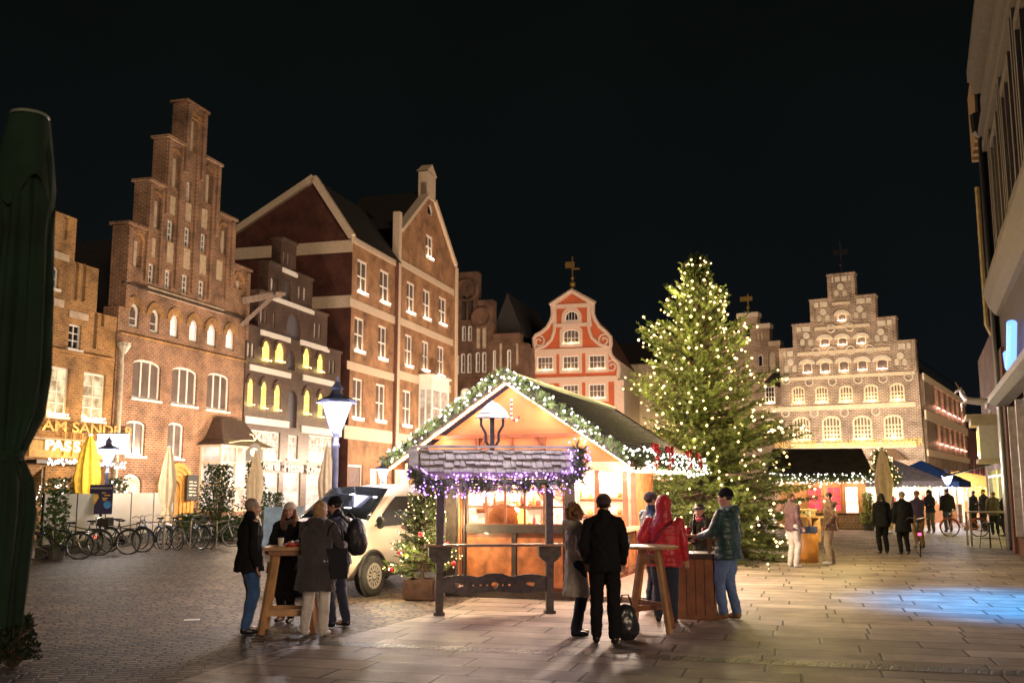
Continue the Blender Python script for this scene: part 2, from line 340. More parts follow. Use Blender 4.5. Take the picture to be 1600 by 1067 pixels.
# ---- B1: stepped gable house at the left edge
F1 = Facade('gabled_house', 'orange brick stepped gable house with a yellow lit shop, partly behind the green parasol', 60, baseL(60), DS)
o, t1 = F1.steps([(-60, 458, 184, 478), (-60, 382, 156, 397), (-60, 300, 122, 321)], 0)
for (x0, x1, y0, y1, nx, ny) in ((75, 107, 573, 650, 2, 4), (129, 164, 583, 657, 2, 4), (22, 50, 563, 642, 2, 4)):
    F1.win(x0, x1, y0, y1, nx, ny, 0, .09, pane=LIT('shop_pane', (.2, .12, .05), (1, .78, .45), .6, 2, 2), lights=BULBW, glow=12, gcol=(1, .7, .25))
F1.win(107, 127, 507, 546, 2, 3); F1.win(80, 92, 417, 451, 1, 2, .3)
for x0, x1, y0, y1 in ((98, 106, 337, 374), (116, 122, 409, 470), (128, 134, 412, 472), (146, 152, 488, 545), (158, 163, 490, 510)): F1.niche(x0, x1, y0, y1)
F1.band(84, 393, 108, 397, 11, PLASTER, .03); F1.band(84, 466, 100, 469, 12, PLASTER, .03); F1.band(108, 484, 138, 492, 11, PLASTER, .03)
F1.band(60, 540, 176, 560, 5, BR_Y, .12)
s0, z0 = F1.S(50, 700)
zs = F1.S(120, 718)[1]
# shop front
F1.win(70, 128, 728, 775, 4, 2, 0, .1, mf=WHITE, pane=LIT('shop_warm', (1, .55, .2), (1, .9, .7), 1.6, 1, 1), sill=False, name='shop_window')
F1.win(138, 172, 726, 776, 2, 2, 0, .1, pane=MATS['shop_warm'], sill=False, name='shop_window')
F1.wall(o, BR_Y, .55, local=True)
bodybox(F1, t1[0][0], t1[0][1], t1[0][2] - .5, 12, BR_Y); roof_pitch(F1, t1[0][0], t1[0][1], t1[0][2] - .5, t1[1][2] - .5, .5, 12)
F1.band(40, 679, 184, 694, 3, M('shop_ledge', (.5, .35, .2), .6), .25, 'ledge')
F1.band(40, 716, 178, 724, 6, METAL, .5, 'canopy')
FA = M('sign_board_yellow', (.55, .33, .06), .6)
F1.band(45, 683, 170, 697, 27, FA, .06, 'sign_board')
s, z = F1.S(134, 677); text('AM SANDE 8', 'lettering', .56, M('gold_letters', (.3, .17, .03), .35, metal=.5), F1.root, (s, -.16, z), sx=1.65, bold=.012)
for i, ch in enumerate('PASSAGE'):
    x = 73 + i * 14.2; s, z = F1.S(x, 702 + i * 1.1); text(ch, 'sign_letter', .55, E('letter_glow', (1, .85, .6), .6), F1.root, (s, -.1, z), sx=1.6, bold=.02)
    MB().box(s + .78, s + .84, -.12, -.06, z - .2, z + .7).build('sign_divider', FA, F1.root)
for x, y, e in ((80, 668, 9), (130, 672, 9), (175, 680, 7), (100, 722, 20), (150, 724, 16)):
    s, z = F1.S(x, y); plight(F1.root, (s, -.9, z), e, (1, .62, .16), .2)
m = MB()
for i in range(60):
    s, z = F1.S(55 + i * 2.1, 719 + i * .13); m.octa((s, -.55 + random.uniform(-.06, .06), z + random.uniform(-.15, .1)), .05)
m.build('light_string', BULBW, F1.root)['kind'] = 'stuff'
# ---- B2: tall stepped gable
F2 = Facade('gabled_house', 'tall orange brick house with a high stepped gable and a bay window', 185, baseL(185), DS)
o, t2 = F2.steps([(186, 476, 383, 532), (199.5, 356, 390, 420), (233, 289, 367.5, 341), (262, 222, 344.5, 254), (292, 161, 323, 177)], 0)
for x0, x1, y0, y1 in ((202, 217.6, 473.6, 512), (234.6, 249, 483, 520.5), (266, 279, 491, 528), (296, 309.5, 499, 535), (324, 338, 506, 542), (353, 366, 513, 547)):
    F2.win(x0, x1, y0, y1, 1, 2, .5, .13, pane=GLASSB if x0 < 250 else LIT('lit_pane_dim', (.8, .6, .42), (1, .85, .7), .8), sill=False); arch_ring(F2, x0, x1, y0, y1, BR_Y, .3, .05)
for x0, x1, y0, y1 in ((206.7, 251, 562.5, 624), (268, 308, 574, 633), (323, 358, 583, 641)): F2.win(x0, x1, y0, y1, 3, 1, .12, .1, pane=GLASSB, bar=.09)
for x0, x1, y0, y1 in ((196, 227, 657, 712), (261.5, 286.5, 660, 716)): F2.win(x0, x1, y0, y1, 2, 1, .14, .1, pane=GLASSB, bar=.08)
F2.win(189, 221.5, 740, 773, 2, 1, .3, .1, pane=LITW, sill=False)
for x0, x1, y0, y1 in ((231, 242, 411, 443), (257.6, 267.5, 422, 452), (284, 294.5, 429, 460), (310, 320, 438, 467), (261, 271.5, 343.6, 377.5), (288, 297.7, 355, 387), (313.5, 322.6, 365, 396), (291.4, 298.7, 283, 315)):
    F2.win(x0, x1, y0, y1, 2, 3, 0, .08, sill=False, rec=.12)
for x0, x1, y0, y1 in ((204, 222, 364, 418), (235, 254, 302, 358), (264, 283, 236, 294), (293, 309, 178, 238), (319, 332, 262, 318), (343, 356, 350, 398), (366, 380, 428, 452)):
    F2.niche(x0, x1, y0, y1, .5, BR_OR, .12)
    s0, s1, z0, z1 = F2.rect(x0, x1, y0, y1); arch_ring(F2, s0, s1, z0, z1, BR_Y, .12, .05, local=True); MB().box(s0 + (s1 - s0) * .38, s0 + (s1 - s0) * .62, .05, .12, z0, z1 - .35).build('mullion', PLASTER, F2.root)
MED = M('medallion_plaster', (.55, .43, .3), .85)
for x0, x1, y0, y1 in ((231, 244, 370, 402), (262, 275, 306, 337), (261, 272, 379, 412), (290, 300, 317, 347), (287, 298, 389, 422), (315, 325, 327, 358), (312, 323, 398, 430), (338, 348.5, 407, 439)):
    p = F2.niche(x0, x1, y0, y1, 0, MED, .03, 'medallion'); s0, s1, z0, z1 = F2.rect(x0, x1, y0, y1)
    c = ((s0 + s1) / 2, .06, (z0 + z1) / 2); r0 = (s1 - s0) * .42
    MB().lathe([(r0 * .95, -.03), (r0 * .7, .0), (r0 * .3, -.01)], 14).build('roundel', BR_OR, p).matrix_local = Matrix.Translation(c) @ Matrix.Rotation(math.pi / 2, 4, 'X')
F2.wall(o, BR_OR, .75, local=True)
for xa, xb, yt, yb in ((226.5, 229.5, 372, 440), (249, 252, 300, 446), (277, 280, 232, 452), (302.5, 305.5, 240, 460), (328, 331, 262, 470), (352, 355, 350, 470)):
    s0, s1, z0, z1 = F2.rect(xa, xb, yt, yb); sm_ = (s0 + s1) / 2; MB().box(sm_ - .09, sm_ + .09, -.09, 0, z0, z1).build('pilaster', BR_OR, F2.root)
for i in range(1, 5):
    t = t2[i]; nx = t2[i + 1] if i < 4 else ((t[0] + t[1]) / 2,) * 2
    for a, b in ((t[0] - .12, nx[0]), (nx[1], t[1] + .12)): MB().box(a, b, -.14, .85, t[2], t[2] + .12).build('coping', BR_OR, F2.root)
F2.band(229.7, 449, 349.5, 482, 9, PLASTER, .06); F2.band(186, 522, 383, 560, 3, BR_Y, .08); F2.band(190, 446, 383, 492, 4, BR_DK, .1)
bodybox(F2, t2[0][0], t2[0][1], t2[0][2] - .3, 14, BR_OR, .75); roof_pitch(F2, t2[0][0] + .3, t2[0][1] - .3, t2[0][2] - .3, t2[2][2] - 1.5, .76, 14)
for i, t in enumerate(t2[1:]):
    zb_ = t2[i][2]
    for a in (t[0] + .02, t[1] - .3): MB().box(a, a + .28, -.1, 0, zb_ - (1.2 if i else 0), t[2] - .1).build('pilaster', BR_OR, F2.root)
    for k_ in (.35, .6): MB().box(t[0] + .3, t[1] - .3, -.05, 0, t[2] - k_ - .06, t[2] - k_).build('corbel_course', BR_Y, F2.root) if i == 3 else None
# arched doorway
s0, s1, z0, z1 = F2.rect(244, 296, 722, 815)
DOORW = M('ochre_portal', (.5, .27, .06), .6)
for k in range(4):
    o1 = F2.arc(s0 + k * .22, s1 - k * .22, 0, z1 - k * .2, (s1 - s0) / 2 - k * .22); o2 = F2.arc(s0 + k * .22 + .2, s1 - k * .22 - .2, 0, z1 - k * .2 - .2, (s1 - s0) / 2 - k * .22 - .2)
    MB().panel(o1[1:] + [o1[0]] + [o2[0]] + o2[1:][::-1], [], -.24 + .05 * k, 0).build('archivolt', DOORW, F2.root)
dr = MB().panel(F2.arc(s0 + .88, s1 - .88, 0, z1 - .9, (s1 - s0) / 2 - .9), [], -.03, 0).build('door', M('ochre_door', (.35, .19, .05), .5), F2.root)
MB().ell((s0 + 1.2, -.07, 1.1), .05).build('handle', METAL, dr)
# bay window
s0, s1, _, _ = F2.rect(312, 380, 700, 795); zt = F2.S(345, 697)[1]; zb = F2.S(345, 798)[1]; D = 1.1
bay = MB(); bay.box(s0, s1, -D, 0, 0.0, zb).build('bay_plinth', BR_OR, F2.root)
fr = MB()
for x in (s0, s0 + (s1 - s0) / 3, s0 + 2 * (s1 - s0) / 3, s1): fr.box(x - .06, x + .06, -D - .05, -D + .07, zb, zt)
for z in (zb, zb + (zt - zb) * .38, zb + (zt - zb) * .72, zt - .1): fr.box(s0, s1, -D - .03, -D + .05, z, z + .1); fr.box(s0 - .05, s0 + .03, -D, 0, z, z + .1); fr.box(s1 - .03, s1 + .05, -D, 0, z, z + .1)
fr.box(s0 - .06, s0 + .06, -.1, 0, zb, zt); fb = fr.build('bay_window', CREAM, F2.root)
MB().box(s0 + .05, s1 - .05, -D + .03, -.02, zb + .02, zt - .03).build('pane', LIT('bay_pane', (.5, .3, .2), (1, .84, .7), .6, 1.5, 1.2), fb)
rz = F2.S(345, 655)[1]
MB().add([(s0 - .4, -D - .4, zt), (s1 + .4, -D - .4, zt), (s1 + .4, 0, zt), (s0 - .4, 0, zt), (s0 + .9, -.45, rz), (s1 - .9, -.45, rz), (s1 - .9, 0, rz), (s0 + .9, 0, rz), (s0 + .25, -D + .1, zt + .3), (s1 - .25, -D + .1, zt + .3), (s1 - .25, 0, zt + .3), (s0 + .25, 0, zt + .3)],
    [(0, 1, 9, 8), (8, 9, 5, 4), (0, 8, 11, 3), (8, 4, 7, 11), (1, 2, 10, 9), (9, 10, 6, 5), (4, 5, 6, 7), (0, 3, 2, 1)]).build('bay_roof', M('copper_dark', (.09, .06, .05), .45, metal=.3), F2.root)
plight(F2.root, ((s0 + s1) / 2, -D - .6, zb + 1.5), 25, (1, .72, .5), .3)
MB().tube([F2_ for F2_ in [(F2.S(180, 545)[0] + .3, -.14, F2.S(180, 545)[1]), (F2.S(180, 560)[0] + .2, -.14, F2.S(180, 562)[1]), (F2.S(186, 570)[0], -.14, F2.S(186, 570)[1]), (F2.S(186, 570)[0], -.14, .1)]], .09, 8).build('downpipe', M('grey_pipe', (.5, .46, .42), .4), F2.root)
s, z = F2.S(180, 540); MB().lathe([(.1, -.3), (.28, 0), (.3, .15)], 10, (s + .3, -.2, z)).build('rainwater_head', MATS['grey_pipe'], F2.root)
for s in (1, 4.5, 8): plight(F2.root, (s, -5.0, 3.2), 780, (1, .72, .5), .4)  # unseen lights added in the street to brighten this front
# ---- B3: dark glazed brick stepped gable, bakery below
F3 = Facade('gabled_house', 'narrow dark brick stepped gable house with white bands above the bakery', 386, baseL(386), DS)
o, t3 = F3.steps([(386, 515, 533, 548), (404.7, 459, 512, 491), (419.7, 416, 489, 434), (440, 374, 463.5, 383)], 0)
for x0, x1, y0, y1 in ((410, 423, 531.6, 565), (430.5, 445, 535, 567), (474, 485, 543, 576), (496, 506, 552, 583), (387, 397, 590, 635), (408, 418, 595, 640), (428.5, 439, 600, 643), (475, 485.5, 608, 649), (497, 506, 613, 653), (516, 524, 618, 656)):
    F3.win(x0, x1, y0, y1, 1, 3, .5, .03, mf=CREAM, pane=LITY, sill=False, lights=BULB, glow=7, rec=.08, bar=.025, gcol=(1, .7, .2)); arch_ring(F3, x0, x1, y0, y1, BR_DK, .22, .06)
for x0, x1, y0, y1 in ((386.5, 391, 534, 558), (393, 397.5, 535, 559), (514, 517.5, 561, 583), (520, 523.5, 562, 584), (407, 411, 480, 504), (414, 417, 482, 506), (427, 430, 487, 512), (490.5, 494.5, 503, 528), (498, 501.5, 505, 529), (423, 428, 433, 455), (432, 434, 436, 457), (466, 470, 446, 467), (474, 478.5, 448, 470), (443, 446, 392, 411), (449.5, 452.5, 394, 414)):
    F3.niche(x0, x1, y0, y1, .5, WHITE, .1)
for x0, x1, y0, y1 in ((450, 464, 610, 668), (450, 461, 548, 578), (448, 470, 490, 530), (445, 455, 437, 470)): F3.niche(x0, x1, y0, y1, .5, M('slate_niche', (.09, .085, .1), .6), .15)
for x0, x1, y0, y1, nx in ((389, 437.4, 673, 717, 4), (450, 465.5, 680, 717, 2), (482.4, 520, 681, 720.5, 4)): F3.win(x0, x1, y0, y1, nx, 3, 0, .08, pane=LITC)
for x0, x1, y0, y1, nx in ((389, 435, 738, 800, 3), (442, 469, 738, 802, 2), (478, 501, 740, 803, 2), (508, 526, 742, 803, 1)): F3.win(x0, x1, y0, y1, nx, 2, 0, .12, pane=LIT('bakery_pane', (.7, .5, .38), (1, .92, .82), .6, 1.2, 2.5), sill=False, name='shop_door')
F3.wall(o, BR_DK, .6, local=True)
for a in ((441, 418, 464, 427, 7), (423, 463, 490, 484, 7), (407, 514, 453, 529, 8), (469, 530, 513.5, 544, 8), (390, 570, 453.6, 582, 9), (473.5, 585, 521, 596, 9), (383, 648, 450.4, 660, 11), (471, 662, 532.5, 675, 11)): F3.band(*a, WHITE, .07)
for i in range(4):
    t = t3[i]; nx = t3[i + 1] if i < 3 else ((t[0] + t[1]) / 2,) * 2
    for a, b in ((t[0], nx[0]), (nx[1], t[1])): MB().box(a, b, -.12, .7, t[2], t[2] + .12).build('coping', BR_DK, F3.root)
# smooth ground storey
s0, s1 = t3[0][0] + .02, t3[0][1] - .02; zg = F3.S(386, 668)[1]
bodybox(F3, t3[0][0], t3[0][1], t3[0][2] - .3, 12, BR_DK, .6); roof_pitch(F3, t3[0][0] + .3, t3[0][1] - .3, t3[0][2] - .3, t3[2][2] - .6, .62, 12)
for s_, x, y, sz in (('Bäckerei', 412, 733, .78), ('Hesse', 456, 737, .82), ('Konditorei', 500, 741, .78)):
    s, z = F3.S(x, y); text(s_, 'lettering', sz, M('white_letters', (.8, .76, .7), .5), F3.root, (s, -.12, z), sx=1.12, bold=.015)
for x in (400, 440, 480, 515):
    s, z = F3.S(x, 770); plight(F3.root, (s, -3.5, z + 1), 95, (1, .74, .6), .5)  # extra lights added before the bakery front, no fixtures
# ---- B4: big tan brick house with gable end and cross gable
F4 = Facade('brick_house', 'big tan brick house with pointed gable, pale bands and candle lights on each sill', 541, baseL(541), DS)
F4.o = F4.o; R4 = F4.root
for x0, x1, y0, y1 in ((558, 575, 407, 459), (593.5, 609, 423, 474), (553.5, 570, 496, 550), (591, 605, 509, 562), (635.5, 648.6, 441, 490), (661, 673, 453, 499), (685.7, 698, 465, 508), (633, 645, 523, 573), (659.4, 670.6, 533, 580), (683.7, 694.5, 541, 588), (665.7, 677, 368, 404), (551, 567.5, 591, 655), (587, 602.6, 600, 659), (629, 643, 610, 666)):
    F4.win(x0, x1, y0, y1, 2, 2, 0, .13, pane=GLASSB, lights=BULBW, rec=.12, glow=22, bar=.09)
F4.win(668.3, 676.5, 320, 337, 1, 1, .5, .1, pane=GLASS, sill=False)
F4.win(543, 566, 726, 812, 1, 1, 0, .12, pane=M('brown_gate', (.1, .045, .04), .6), sill=False, name='gate')
for x0, x1 in ((578, 590), (594, 606), (622, 640), (650, 690)): F4.win(x0, x1, 732, 800, 1, 2, 0, .1, pane=MATS['bakery_pane'], sill=False, name='shop_door')
sA = 0; sB = F4.S(621, 500)[0]; sC = F4.S(712, 500)[0]; zeave = F4.S(549, 369)[1]
zsh = F4.S(712, 418)[1]; zap = F4.S(671, 288)[1]; sM = (sB + sC) / 2
zl = F4.S(631, 392)[1]
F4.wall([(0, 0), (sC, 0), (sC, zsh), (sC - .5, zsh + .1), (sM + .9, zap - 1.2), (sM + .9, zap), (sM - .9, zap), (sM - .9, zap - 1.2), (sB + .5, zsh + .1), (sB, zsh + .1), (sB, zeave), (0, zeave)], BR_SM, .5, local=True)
TR = M('pale_trim', (.6, .48, .36), .7, var=.1)
# finial block
MB().box(sM - .9, sM + .9, -.1, .7, zap - 1.2, zap + .9).add([(sM - 1.1, -.15, zap + .9), (sM + 1.1, -.15, zap + .9), (sM, -.15, zap + 1.7), (sM - 1.1, .8, zap + .9), (sM + 1.1, .8, zap + .9), (sM, .8, zap + 1.7)], [(0, 1, 2), (3, 5, 4), (0, 2, 5, 3), (1, 4, 5, 2)]).build('finial', TR, R4)
for a, b in (((sB + .3, zsh + .1), (sM - .8, zap - 1.1)), ((sC - .3, zsh + .1), (sM + .8, zap - 1.1))): MB().beam((a[0], .15, a[1]), (b[0], .15, b[1]), .75, .3, up=(0, 0, 1)).build('verge', TR, R4)
for s in (sB, sC): MB().box(s - .18, s + .3, -.12, .4, 0, zsh + (1.4 if s == sB else 0)).build('corner_strip', TR, R4)
MB().box(sB - .55, sB - .35, -.2, 0, .2, zeave).build('downpipe', M('brown_pipe', (.12, .05, .04), .5), R4)
for a in ((549, 371, 621, 404, 11), (546, 466, 618, 494, 13), (542, 562, 615, 585, 13), (537.5, 663, 612, 675, 21), (627, 409, 709, 450, 10), (625, 496, 707, 531, 11), (621, 580, 704, 601, 13), (619, 672, 690, 690, 20)): F4.band(*a, TR, .05)
# body, gable end (faces the camera) and roofs
P0 = F4.o; q = lambda px, py: (lambda r: (lambda t: ((EYE + r * t - P0).dot(Vector((-DS.y, DS.x, 0))), (EYE + r * t).z))(DS.dot(P0 - EYE) / DS.dot(r)))(ray(px, py))
yA, zA = q(492, 279); yB, zB = q(366, 364)
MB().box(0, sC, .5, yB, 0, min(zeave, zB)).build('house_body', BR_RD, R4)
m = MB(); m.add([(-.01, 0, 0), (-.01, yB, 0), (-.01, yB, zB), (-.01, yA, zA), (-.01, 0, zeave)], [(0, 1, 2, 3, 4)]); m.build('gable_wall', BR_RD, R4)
for z in (zeave - 1.0, F4.S(546, 479)[1]): MB().box(-.06, -.01, 0, yB, z, z + .8).build('band', TR, R4)
for a, b in (((0, zeave), (yA, zA)), ((yB, zB), (yA, zA))): MB().beam((-.1, a[0], a[1]), (-.1, b[0], b[1]), .4, .45, up=(0, 0, 1)).build('verge', TR, R4)
m = MB(); m.add([(0, -.3, zeave - .1), (sB, -.3, zeave - .1), (sB, yA, zA), (0, yA, zA), (0, yB + .3, zB - .1), (sC, yB + .3, zB - .1), (sC, yA, zA)], [(0, 1, 2, 3), (3, 6, 5, 4)]); m.build('roof', TILE, R4)
m = MB(); m.add([(sB + .2, .5, zsh + .3), (sM, .5, zap - .5), (sM, yA + 3, zap - .5), (sB + .2, yA + 3, zsh + .3), (sC, .5, zsh + .3), (sC, yA + 3, zsh + .3)], [(0, 1, 2, 3), (1, 4, 5, 2)]); m.build('roof', TILE, R4)
# oriel
s0, s1, z0, z1 = F4.rect(654, 681, 612, 668)
orl = MB().box(s0, s1, -1.1, 0, z0 - .25, z0).box(s0, s1, -1.1, 0, z1, z1 + 1.0).box(s0 - .15, s1 + .15, -1.25, 0, z1 + 1.0, z1 + 1.15)
for x in (s0 + .08, (s0 + s1) / 2, s1 - .08): orl.box(x - .08, x + .08, -1.1, -.98, z0, z1)
orl.box(s0, s1, -1.08, -1, (z0 + z1) / 2 - .05, (z0 + z1) / 2 + .05)
for yy in (-.55, -.06): orl.box(s0, s0 + .1, yy - .06, yy + .06, z0, z1); orl.box(s1 - .1, s1, yy - .06, yy + .06, z0, z1)
ob = orl.build('oriel_window', WHITE, R4); MB().box(s0 + .04, s1 - .04, -1.02, -.02, z0, z1).build('pane', LIT('oriel_pane', (.4, .28, .2), (1, .8, .6), .35), ob)
for s in (2, 6, 10.5, 15, 20):
    plight(R4, (s, -6.5, 3.6), 1050, (1, .72, .5), .4)  # row of added lights without fixtures, washing the tan front
# ---- B5: dark gothic row behind
F5 = Facade('gothic_house', 'dark gothic brick house with two stepped towers and pointed windows', 713, 794, DP)
o = [F5.S(*p) for p in ((700, 794), (825, 794), (825, 537), (813, 532), (813, 522), (771, 522), (771, 470), (747, 470), (747, 427), (700, 427))]
zz = lambda i, z: (o[i][0], z)
o = [(p[0], 0 if i < 2 else p[1]) for i, p in enumerate(o)]
for i, j in ((2, 2), (4, 5), (6, 7), (8, 9)):
    z = (o[i][1] + o[j][1]) / 2; o[i] = (o[i][0], z); o[j] = (o[j][0], z)
for x0, x1, y0, y1 in ((721.6, 728, 509, 533), (731, 737.5, 509, 533), (720, 727, 552, 583), (730, 736.7, 552, 583), (743, 750, 550, 582), (753, 760, 550, 582), (770, 775, 547, 579), (792, 798.5, 546, 579), (714, 717.5, 555, 585)): F5.win(x0, x1, y0, y1, 1, 2, .4, .12, sill=False, pane=GLASSB)
for x0, x1, y0, y1 in ((719.6, 735.5, 606, 632), (743, 756, 606, 632)): F5.win(x0, x1, y0, y1, 3, 2, .35, .1, sill=False, pane=LITW)
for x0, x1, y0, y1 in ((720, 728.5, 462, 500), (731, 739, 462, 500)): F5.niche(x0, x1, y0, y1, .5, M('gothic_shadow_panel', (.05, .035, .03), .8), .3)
for x0, x1, y0, y1 in ((744, 750.5, 507, 545), (753.5, 760, 507, 545), (780, 784.5, 536, 580), (806, 810, 536, 570)): F5.niche(x0, x1, y0, y1, .5, PLASTER, .15)
F5.wall(o, BR_GO, 1.0, local=True)
for x, y, r in ((729.5, 453, 1.0), (752, 496, .9)):
    s, z = F5.S(x, y); MB().tube([(s + r * math.cos(a), -.03, z + r * math.sin(a)) for a in [2 * math.pi * k / 16 for k in range(17)]], .16, 6).build('rose_ring', BR_GO, F5.root)
for a, b, z in ((o[9][0], o[8][0], o[8][1]), (o[7][0], o[6][0], o[6][1]), (o[5][0], o[4][0], o[4][1]), (o[3][0], o[2][0], o[2][1])): MB().box(a, b, -.2, 1.1, z - .5, z + .05).build('cornice', BR_GO, F5.root)
F5.band(708, 592, 790, 590, 4, BR_GO, .1)
bodybox(F5, o[0][0], o[1][0], o[3][1] - .5, 14, BR_GO, 1.0); roof_pitch(F5, F5.S(760, 500)[0], F5.S(812, 500)[0], o[4][1], o[4][1] + 4.2, 1.5, 14)
# ---- B6: red scrolled gable
F6 = Facade('gabled_house', 'red rendered house with white scrolled baroque gable and weathervane', 890, 794, DP)
z5 = lambda x, y: F6.S(700 + x / 3.557, 400 + y / 3.557)
pl = [(440, 1400), (945, 1400), (945, 680), (950, 620), (945, 595), (925, 575), (905, 550), (898, 520), (905, 490), (902, 450), (880, 425), (840, 390), (815, 350), (805, 320), (805, 268), (688, 195), (580, 275), (582, 330), (572, 362), (552, 397), (520, 425), (490, 440), (477, 458), (478, 495), (484, 530), (475, 572), (458, 586), (442, 610), (440, 660)]
o = [z5(*p) for p in pl]; o[0] = (o[0][0], 0); o[1] = (o[1][0], 0)
w6 = lambda a, b, c, d, *k, **kw: F6.win(700 + a / 3.557, 700 + b / 3.557, 400 + c / 3.557, 400 + d / 3.557, *k, **kw)
for a, b, c, d in ((494, 586, 556, 636), (636, 728, 552, 632), (781, 876, 547, 628), (636, 728, 712, 790), (781, 875, 708, 790), (500, 588, 716, 795)): w6(a, b, c, d, 4, 2, pane=GLASSB, fr=.13, lights=BULB, glow=5, sill=True, rec=.05)
w6(638, 731, 405, 487, 4, 2, .25, fr=.13, pane=GLASSB, lights=BULB, glow=5, rec=.05); w6(648, 726, 303, 362, 4, 1, .5, fr=.12, pane=GLASS, sill=False, rec=.05)
F6.wall(o, RENR, .6, local=True)
PINK = M('pale_pink_trim', (.6, .45, .36), .7, var=.08)
for a in (2, 3, 4, 5, 6, 7, 8, 9, 10, 11, 12, 13, 16, 17, 18, 19, 20, 21, 22, 23, 24, 25, 26, 27): pass
MB().tube([(p[0], -.04, p[1]) for p in o[2:15]], .2, 6).build('gable_trim', PINK, F6.root); MB().tube([(p[0], -.04, p[1]) for p in o[16:29]], .2, 6).build('gable_trim', PINK, F6.root); m = MB(); m.tube([(o[14][0] + .2, -.08, o[14][1]), (o[15][0], -.08, o[15][1]), (o[16][0] - .2, -.08, o[16][1])], .28, 6)
m.build('gable_trim', PINK, F6.root)
m = MB()
for cx, cy, sg in ((507, 475, 1), (868, 468, -1), (463, 625, 1), (912, 612, -1)):
    c = z5(cx, cy); MB().tube([(c[0] + sg * (.15 + .1 * k / 3) * math.cos(k * .6), -.06, c[1] + (.15 + .1 * k / 3) * math.sin(k * .6)) for k in range(16)], .1, 5).build('scroll', PINK, F6.root)
for sg, pts in ((1, ((592, 380), (590, 420), (575, 465), (540, 500), (490, 518))), (-1, ((782, 380), (785, 415), (800, 455), (840, 490), (895, 508)))): MB().tube([(z5(*p)[0], -.05, z5(*p)[1]) for p in pts], .17, 6).build('scroll', PINK, F6.root)
for x0, x1, y, h in ((440, 945, 688, .55), (484, 898, 528, .5), (584, 800, 384, .35), (580, 806, 278, .4)):
    s0 = z5(x0, y)[0]; s1 = z5(x1, y - 4)[0]; z = z5((x0 + x1) / 2, y)[1]; MB().box(s0, s1, -.14, 0, z - h / 2, z + h / 2).build('band', PINK, F6.root)
for x in (592, 785):
    s = z5(x, 330)[0]; MB().box(s - .2, s + .2, -.1, 0, z5(x, 384)[1], z5(x, 280)[1]).build('pilaster', PINK, F6.root)
s = z5(925, 760)[0]; MB().box(s, s + .9, -.08, 0, 0, z5(930, 690)[1]).build('quoin', PINK, F6.root)
for a, b, c, d, ar in ((494, 586, 556, 636, 0), (636, 728, 552, 632, 0), (781, 876, 547, 628, 0), (636, 728, 712, 790, 0), (781, 875, 708, 790, 0), (638, 731, 405, 487, .25), (648, 726, 303, 362, .5)):
    s0, z1 = z5(a, c); s1, z0 = z5(b, d); MB().panel(F6.arc(s0 - .3, s1 + .3, z0 - .3, z1 + .3, ar * (s1 - s0 + .6)), [F6.arc(s0, s1, z0, z1, ar * (s1 - s0))], -.06, 0).build('window_surround', PINK, F6.root)
bodybox(F6, o[0][0] + .3, o[1][0], z5(0, 600)[1], 18, CREAM, .6)
roof_pitch(F6, o[0][0] + .3, o[1][0] - .1, z5(0, 600)[1], z5(688, 230)[1], .62, 18, M('red_tiles', (.12, .05, .035), .7, bump=.5))
s, z = z5(690, 195); vane = MB().tube([(s, .2, z), (s, .2, z + 3.4)], .06, 6).ell((s, .2, z + .7), .32).ell((s, .2, z + 1.3), .18).box(s - .7, s + .2, .18, .22, z + 2.3, z + 2.9).box(s - .1, s + .7, .18, .22, z + 2.1, z + 2.25)
vane.build('weathervane', M('gilt_iron', (.25, .16, .05), .4, metal=.6), F6.root)
plight(F6.root, (5, -6, 4), 430, (1, .62, .4), .5); plight(F6.root, (-1, -6, 4), 430, (1, .62, .4), .5)  # two unseen lights added to wash the red gable
# cream wing with clock
Fw = Facade('town_house', 'cream house wing with a small round clock, behind the red gable', 968, 790, DP)
s1, zt = Fw.S(1000, 600); zw = Fw.S(985, 569)[1]
Fw.wall([(-.3, 0), (9, 0), (9, zw), (-.3, zw)], CREAM, .5, local=True); MB().add([(-1, -.3, zw), (9.5, -.3, zw), (9.5, 5, zw + 3), (-1, 5, zw + 3)], [(0, 1, 2, 3)]).build('roof', TILE, Fw.root)
s, z = Fw.S(981.5, 580); c = MB().lathe([(.55, 0), (.55, .1)], 20).build('clock', E('clock_face', (1, .95, .85), 1.6), Fw.root); c.location = (s, -.02, z); c.rotation_euler = (math.pi / 2, 0, 0)
MB().box(-.03, .03, -.03, .35, .11, .14).box(-.2, .03, -.03, .03, .11, .14).build('clock_hands', METAL, c)
plight(Fw.root, (3, -3, 5), 500, (1, .7, .4), .3)  # added light with no fixture, brightens the cream wing
# ---- B7: patterned brick house with stepped gable
D7 = Vector((.8643, -.503, 0))
F7 = Facade('gabled_house', 'wide patterned brick house with a cream banded stepped gable and candlelit windows', 1220, 800, D7)
v7 = lambda x, y: (1130 + x / 3.2326, 390 + y / 3.2326)
S7 = lambda x, y: F7.S(*v7(x, y))
tiers = [(283, 505, 968, 468), (350, 383, 872, 350), (437, 260, 768, 238), (525, 134, 662, 124)]
o, t7 = F7.steps([v7(a, b) + v7(c, d) for a, b, c, d in tiers], 0)
o[1] = (o[1][0] + .35, 0); 
w7 = lambda a, b, c, d, *k, **kw: F7.win(*(lambda p, q: (p[0], q[0], p[1], q[1]))(v7(a, c), v7(b, d)), *k, **kw)
BR7 = M('window_bronze', (.16, .12, .08), .3, var=.3, vs=2)
for a, b, c, d in ((345, 412, 690, 775), (463, 530, 688, 772), (583, 655, 685, 768), (708, 783, 680, 765), (840, 916, 673, 762)): w7(a, b, c, d, 4, 3, .3, mf=M('cream_frames', (.75, .62, .42), .5), pane=BR7, lights=BULB, rec=.12, glow=9, fr=.13, bar=.07)
